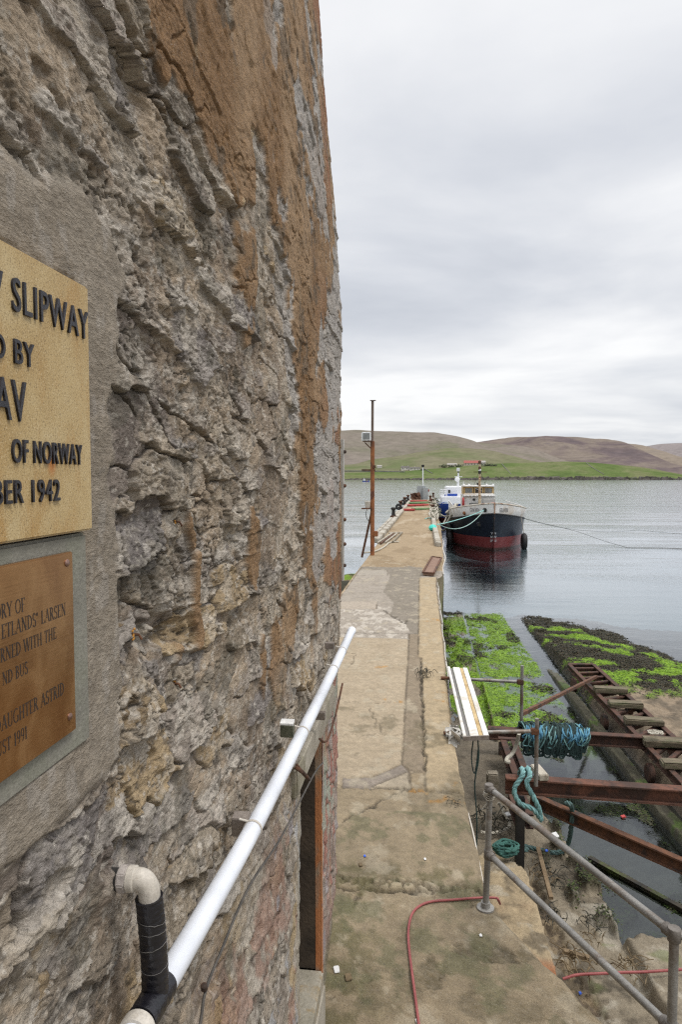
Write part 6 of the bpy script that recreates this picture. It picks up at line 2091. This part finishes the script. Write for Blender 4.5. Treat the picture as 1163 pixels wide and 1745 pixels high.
# mooring lines
fl_ = at(826, 869, y=BY + .3)
for (a_, b_, s_, r_, m_, l_) in (
        (at(746, 894, z=ZD + .2), fl_, .10, .025, ROPE_CYAN, 'tight cyan mooring line from pier to the dark bow'),
        (at(746, 892, z=ZD + .2), fl_, .75, .025, weathered('pale_cyan_rope', (.30, .46, .42), (.44, .60, .55), None, 6, .8), 'slack pale cyan mooring line sagging under the dark bow'),
        (at(741, 868, z=ZD + .4), at(771, 872, y=BY + 4.8), 1.6, .06, ROPE_PALE, 'thick pale line sagging deepest between pier rope pile and dark boat'),
        (at(742, 876, z=ZD + .3), at(772, 868, y=BY + 5.6), .95, .055, ROPE_PALE, 'second pale line sagging between pier and dark boat'),
        (at(741, 860, z=ZD + .4), at(771, 876, y=BY + 4.6), .55, .05, ROPE_PALE, 'upper pale line stretched from the pier to the dark boat rail')):
    tag(MB().tube(sag(a_, b_, s_, 28), r_, 7).build('mooring_line', m_, None, True), l_, 'rope', 'mooring lines of the dark boat')
pts = smooth_path([at(887, 881, y=BY + 3.2), at(915, 889, z=1.45), at(945, 896, z=.95), at(985, 906, z=.55), at(1025, 920, z=.22), at(1062, 931, z=.05), at(1075, 933.2, z=.03), at(1110, 933.5, z=.03), at(1165, 935, z=.03), at(1400, 945, z=.03)], 8)
tag(MB().tube(pts, .015, 6).build('mooring_line', weathered('wet_line', (.05, .05, .045), (.10, .10, .09), None, 3, .8), None, True), 'long dark line sagging from the dark boat seaward into the water', 'rope', 'mooring lines of the dark boat')
tag(MB().tube(sag(at(888, 882, y=BY + 3.2), at(1090, 903, z=.8), .5, 20), .010, 6).tube(sag(at(1090, 903, z=.8), at(1300, 912, z=.8), .2, 10), .010, 6).build('mooring_line', ROPE_DARK, None, True), 'thin upper dark line leading from the dark boat out to the right', 'rope', 'mooring lines of the dark boat')

# blue and white boat behind
B2X, B2Y = 4.05, 75.0
bb = empty('blue_boat', (B2X, B2Y, 0), 'blue hulled white boat moored beyond the dark boat, beside the pier end', 'boat')
h2, s2, d2 = boat_hull(B2X, B2Y, 22, 2.75, 2.25, 2.1, 3.2, .15, .2, 'hull', BLUE, bb)
bm_, t_, b_ = newmat('blue_and_maroon_hull')
z_ = t_.sep(t_.pos())[2]
c_ = t_.mix(t_.ramp(z_, [(.58, 0.0), (.60, 1.0)]), (.10, .022, .022), t_.ramp(t_.noise(t_.pos(), .8, 5, .6), [(.3, (.010, .045, .27)), (.7, (.016, .065, .36))]))
t_.put(b_.inputs['Base Color'], c_)
b_.inputs['Roughness'].default_value = .4
weld(skin(B2X, B2Y, h2, d2, lambda d: -.8, s2, 12).build('hull', bm_, bb))
mb = MB()
for i in range(len(d2) - 1):
    a, b = h2(d2[i], 2), h2(d2[i + 1], 2)
    mb.add([(B2X - a, B2Y + d2[i], 2.0), (B2X + a, B2Y + d2[i], 2.0), (B2X + b, B2Y + d2[i + 1], 2.0), (B2X - b, B2Y + d2[i + 1], 2.0)], [(0, 1, 2, 3)])
mb.build('main_deck', GREYBOX, bb)
yb = B2Y + 4.5
MB().box(*bx(753, 792, 868, 846.5, yb, 9)).build('deckhouse', WHITE_C, bb, bevel=.08)
MB().box(*bx(760.5, 791, 846.6, 829.3, yb + 2, 6)).build('wheelhouse', WHITE_C, bb, bevel=.08)
MB().box(*bx(757.5, 780, 845.4, 841.4, yb + 1.2, .2)).build('blue_panel', BLUE, bb)
MB().box(*bx(764.4, 768.2, 840, 835, yb + 1.96, .1)).build('window', GLASSY, bb)
MB().box(*bx(786.8, 790, 845, 842, yb + 1.96, .1)).build('window', GLASSY, bb)
MB().box(*bx(767, 771, 863, 858.5, yb - .05, .1)).build('window', BLUE, bb)
MB().box(*bx(758, 763, 864, 855, yb - .06, .1)).build('door', weathered('pale_blue_door', (.38, .44, .55), (.46, .52, .62), None, 2, .6), bb)
mb = MB()
for k in range(6):
    p0_, p1_ = at(750.5 + k * 2.4, 846, y=yb + .4), at(750.5 + k * 2.4, 834.5, y=yb + .4)
    mb.tube([p0_, p1_], .035, 5)
for py in (834.5, 838, 842):
    mb.tube([at(750.5, py, y=yb + .4), at(762.5, py, y=yb + .4)], .035, 5)
mb.build('bridge_railing', WHITE_C, bb)
a, b = at(752, 862, y=yb + .2), at(752, 834, y=yb + .2)
MB().tube([at(751, 865, y=yb), at(754, 857, y=yb), at(760, 855.5, y=yb)], .05, 6).build('blue_rail', BLUE, bb)
a, b = at(781.2, 830, y=yb + 3), at(781.8, 804, y=yb + 3)
m2 = MB().tube([a, b], [.16, .08], 10).build('mast', WHITE_C, bb, True)
MB().bar(at(775.5, 812.3, y=yb + 3), at(788.5, 812.3, y=yb + 3), .08, .08).build('crosstree', WHITE_C, m2)
for px in (780.2, 782.8):
    MB().lathe(at(px, 801, y=yb + 3), (0, 0, 1), [(-.14, .09), (.22, .10), (.25, .05)], 10).build('mast_light', WHITE_C, m2, True)
MB().lathe(at(781.8, 804.5, y=yb + 3), (0, 0, 1), [(-.08, .1), (.06, .1)], 10).build('mast_light', DARK, m2, True)
MB().tube([at(781.8, 807, y=yb + 3), at(781.8, 800, y=yb + 3)], .05, 6).build('mast_top', WHITE_C, m2)
MB().lathe(at(780, 817, y=yb + 2.7), (0, -1, .2), [(0, .30), (.08, .30), (.12, .1)], 14).build('dish', WHITE_C, m2, True)
MB().tube([at(790.5, 830, y=yb + 3), at(790.5, 820, y=yb + 3)], .03, 5).build('aerial', WHITE_C, bb)
for (a_, b_, s_, l_) in ((at(742, 862, z=ZD + .4), at(768, 876, y=B2Y + 1.5), .6, 'upper pale mooring line of the blue boat'), (at(741, 870, z=ZD + .4), at(762, 878, y=B2Y + 1), 1.0, 'lower sagging pale mooring line of the blue boat')):
    tag(MB().tube(sag(a_, b_, s_, 18), .06, 6).build('mooring_line', ROPE_PALE, None, True), l_, 'rope', 'mooring lines of the blue boat')

# small work boat far out
p = at(624, 820.8, z=0)
wb = empty('fishing_boat', p, 'tiny blue and white fishing boat far out on the water, left of the mast', 'boat')
k = p[1] / F
hb_ = MB()
L_, Wd = 12 * k, 3.4 * k
vs = []
for (u, wdt, zt) in ((-.5, .7, 1.0), (-.2, 1, .9), (.2, 1, 1.0), (.42, .5, 1.25), (.5, .02, 1.4)):
    for s_ in (-1, 1):
        vs += [(p[0] + u * L_, p[1] + s_ * wdt * Wd * .38, -.4), (p[0] + u * L_, p[1] + s_ * wdt * Wd * .5, zt * 1.7 * k)]
fs = []
for i in range(4):
    o_ = i * 4
    fs += [(o_, o_ + 4, o_ + 5, o_ + 1), (o_ + 2, o_ + 3, o_ + 7, o_ + 6), (o_ + 1, o_ + 5, o_ + 7, o_ + 3)]
fs += [(0, 1, 3, 2)]
hb_.add(vs, fs).build('hull', BLUE, wb)
MB().box(p[0] - .38 * L_, p[0] - .12 * L_, p[1] - 1, p[1] + 1, 1.5 * k, 4.4 * k).build('cabin', WHITE_C, wb)
MB().tube([(p[0] - .3 * L_, p[1], 4 * k), (p[0] - .3 * L_, p[1], 7 * k)], .25 * k, 6).build('mast', WHITE, wb)
MB().box(p[0] + .05 * L_, p[0] + .3 * L_, p[1] - Wd * .52, p[1] - Wd * .5, .9 * k, 1.5 * k).build('red_panel', RED, wb)

# ------------------------------------------------------------------ litter and weed scraps


def scrap(px, py, z, n, s_, m_, name, label, cat, h=.04):
    p = at(px, py, z=z)
    mb = MB()
    for k in range(n):
        c = p + np.array([random.gauss(0, s_ * .45), random.gauss(0, s_ * .6), abs(random.gauss(0, h * .5))])
        d = np.array([random.gauss(0, 1), random.gauss(0, 1), random.gauss(0, .5)])
        d /= np.linalg.norm(d)
        L = random.uniform(.3, .9) * s_
        mb.tube(smooth_path([c - d * L * .5, c + np.array([0, 0, random.uniform(0, h)]), c + d * L * .5 + np.array([random.gauss(0, .2), random.gauss(0, .2), 0]) * s_], 3), [random.uniform(.015, .045) * s_ * (1 - abs(i / 6 - .5)) + .0006 for i in range(7)], 5)
    return tag(mb.build(name, m_, None, True), label, cat)


scrap(725, 1153, ZD + .03, 34, .13, WEEDM, 'seaweed_clump', 'dark clump of dried seaweed beside the kerb slabs on the quay', 'seaweed', .09)
scrap(775, 1371, ZD + .015, 14, .075, WEEDM, 'seaweed_clump', 'small dark scrap of seaweed near the rust stain on the quay edge', 'seaweed', .02)
scrap(835, 1402, .34, 40, .26, WEEDM, 'seaweed_clump', 'dark weed heap on the apron by the hook shaped pale rope', 'seaweed', .10)
scrap(938, 1565, .34, 26, .16, WEEDM, 'seaweed_clump', 'dark round weed clump on the apron below the middle of the railing', 'seaweed', .08)
scrap(915, 1490, .32, 24, .2, WEED_TAN, 'debris_heap', 'brown debris on the apron below the upper railing', 'debris', .05)
scrap(950, 1495, .32, 26, .22, WEEDM, 'seaweed_clump', 'strip of dark weed on the apron left of the pool edge', 'seaweed', .04)
scrap(1002, 1575, .34, 20, .15, WEEDM, 'seaweed_clump', 'small black weed lump on the apron near the waterline', 'seaweed', .06)
scrap(985, 1642, .40, 30, .20, WEED_TAN, 'debris_heap', 'tan straw debris along the gap beside the lower hose', 'debris', .06)
scrap(1075, 1652, .40, 30, .18, WEED_TAN, 'debris_heap', 'tan straw and weed lying over the lower red hose', 'debris', .06)
scrap(1010, 1600, .36, 14, .14, WEED_TAN, 'debris_heap', 'tan fibres on the apron between black weed and lower hose', 'debris', .04)
for (px, py, m_, s_, l_) in ((622, 1457, LITTER_B, .008, 'tiny blue plastic scrap on the quay by the wall'), (574, 1647, LITTER, .016, 'small white plastic lid by the foot of the wall'), (615, 1472, WEED_TAN, .014, 'tan flake on the quay near the blue scrap'),
                             (594, 1660, WEED_TAN, .018, 'tan leaf on the mossy quay by the white lid'), (820, 1590, LITTER, .008, 'white scrap on the quay below the railing post'), (725, 1462, LITTER, .008, 'tiny pale chip in the middle of the quay'),
                             (712, 1735, LITTER, .010, 'white chip beside the red hose at the bottom')):
    p = at(px, py, z=ZD + .02)
    zz_ = deck_z(p[0], p[1]) + .008
    o = MB().frame((p[0], p[1], zz_), (1, .3, .1), (-.3, 1, .05), (0, 0, 1), s_, s_ * 1.5, .004).build('litter_scrap', m_, None, bevel=.002, rough=s_ * .12)
    tag(o, l_, 'litter', 'litter scraps on the quay')
for (px, py, m_, s_, l_) in ((945, 1432, LITTER, .05, 'white plastic scrap on the apron beyond the railing'), (932, 1458, LITTER_B, .016, 'small blue plastic piece on the apron beyond the railing'), (990, 1672, LITTER_B, .012, 'blue wrapper by the end of the lower hose'),
                             (865, 1380, LITTER, .04, 'white scrap on the mud by the railing post top'), (1063, 1391, RED, .03, 'tiny red float scrap on the pool')):
    p = at(px, py, z=.34 if py != 1391 else .02)
    z_ = max(slip_z(p[0], p[1]) + .015, .02)
    o = MB().frame((p[0], p[1], z_), (1, .3, .2), (-.3, 1, .15), (0, 0, 1), s_, s_ * .9, .006).build('litter_scrap', m_, None, bevel=.002, rough=s_ * .15)
    tag(o, l_, 'litter', 'litter scraps on the apron')
# stray timber on the apron
for (a_, b_, w_, l_) in (((960, 1620), (1005, 1633), .06, 'short brown plank lying by the debris gap'), ((918, 1445), (940, 1530), .05, 'thin weathered batten along the gap in the apron')):
    tag(MB().bar(at(*a_, z=.40), at(*b_, z=.40), w_, .035).build('loose_plank', weathered('brown_plank', (.13, .085, .045), (.24, .175, .105), None, 6, .9, 0, .5, 50), None, rough=.005), l_, 'plank')
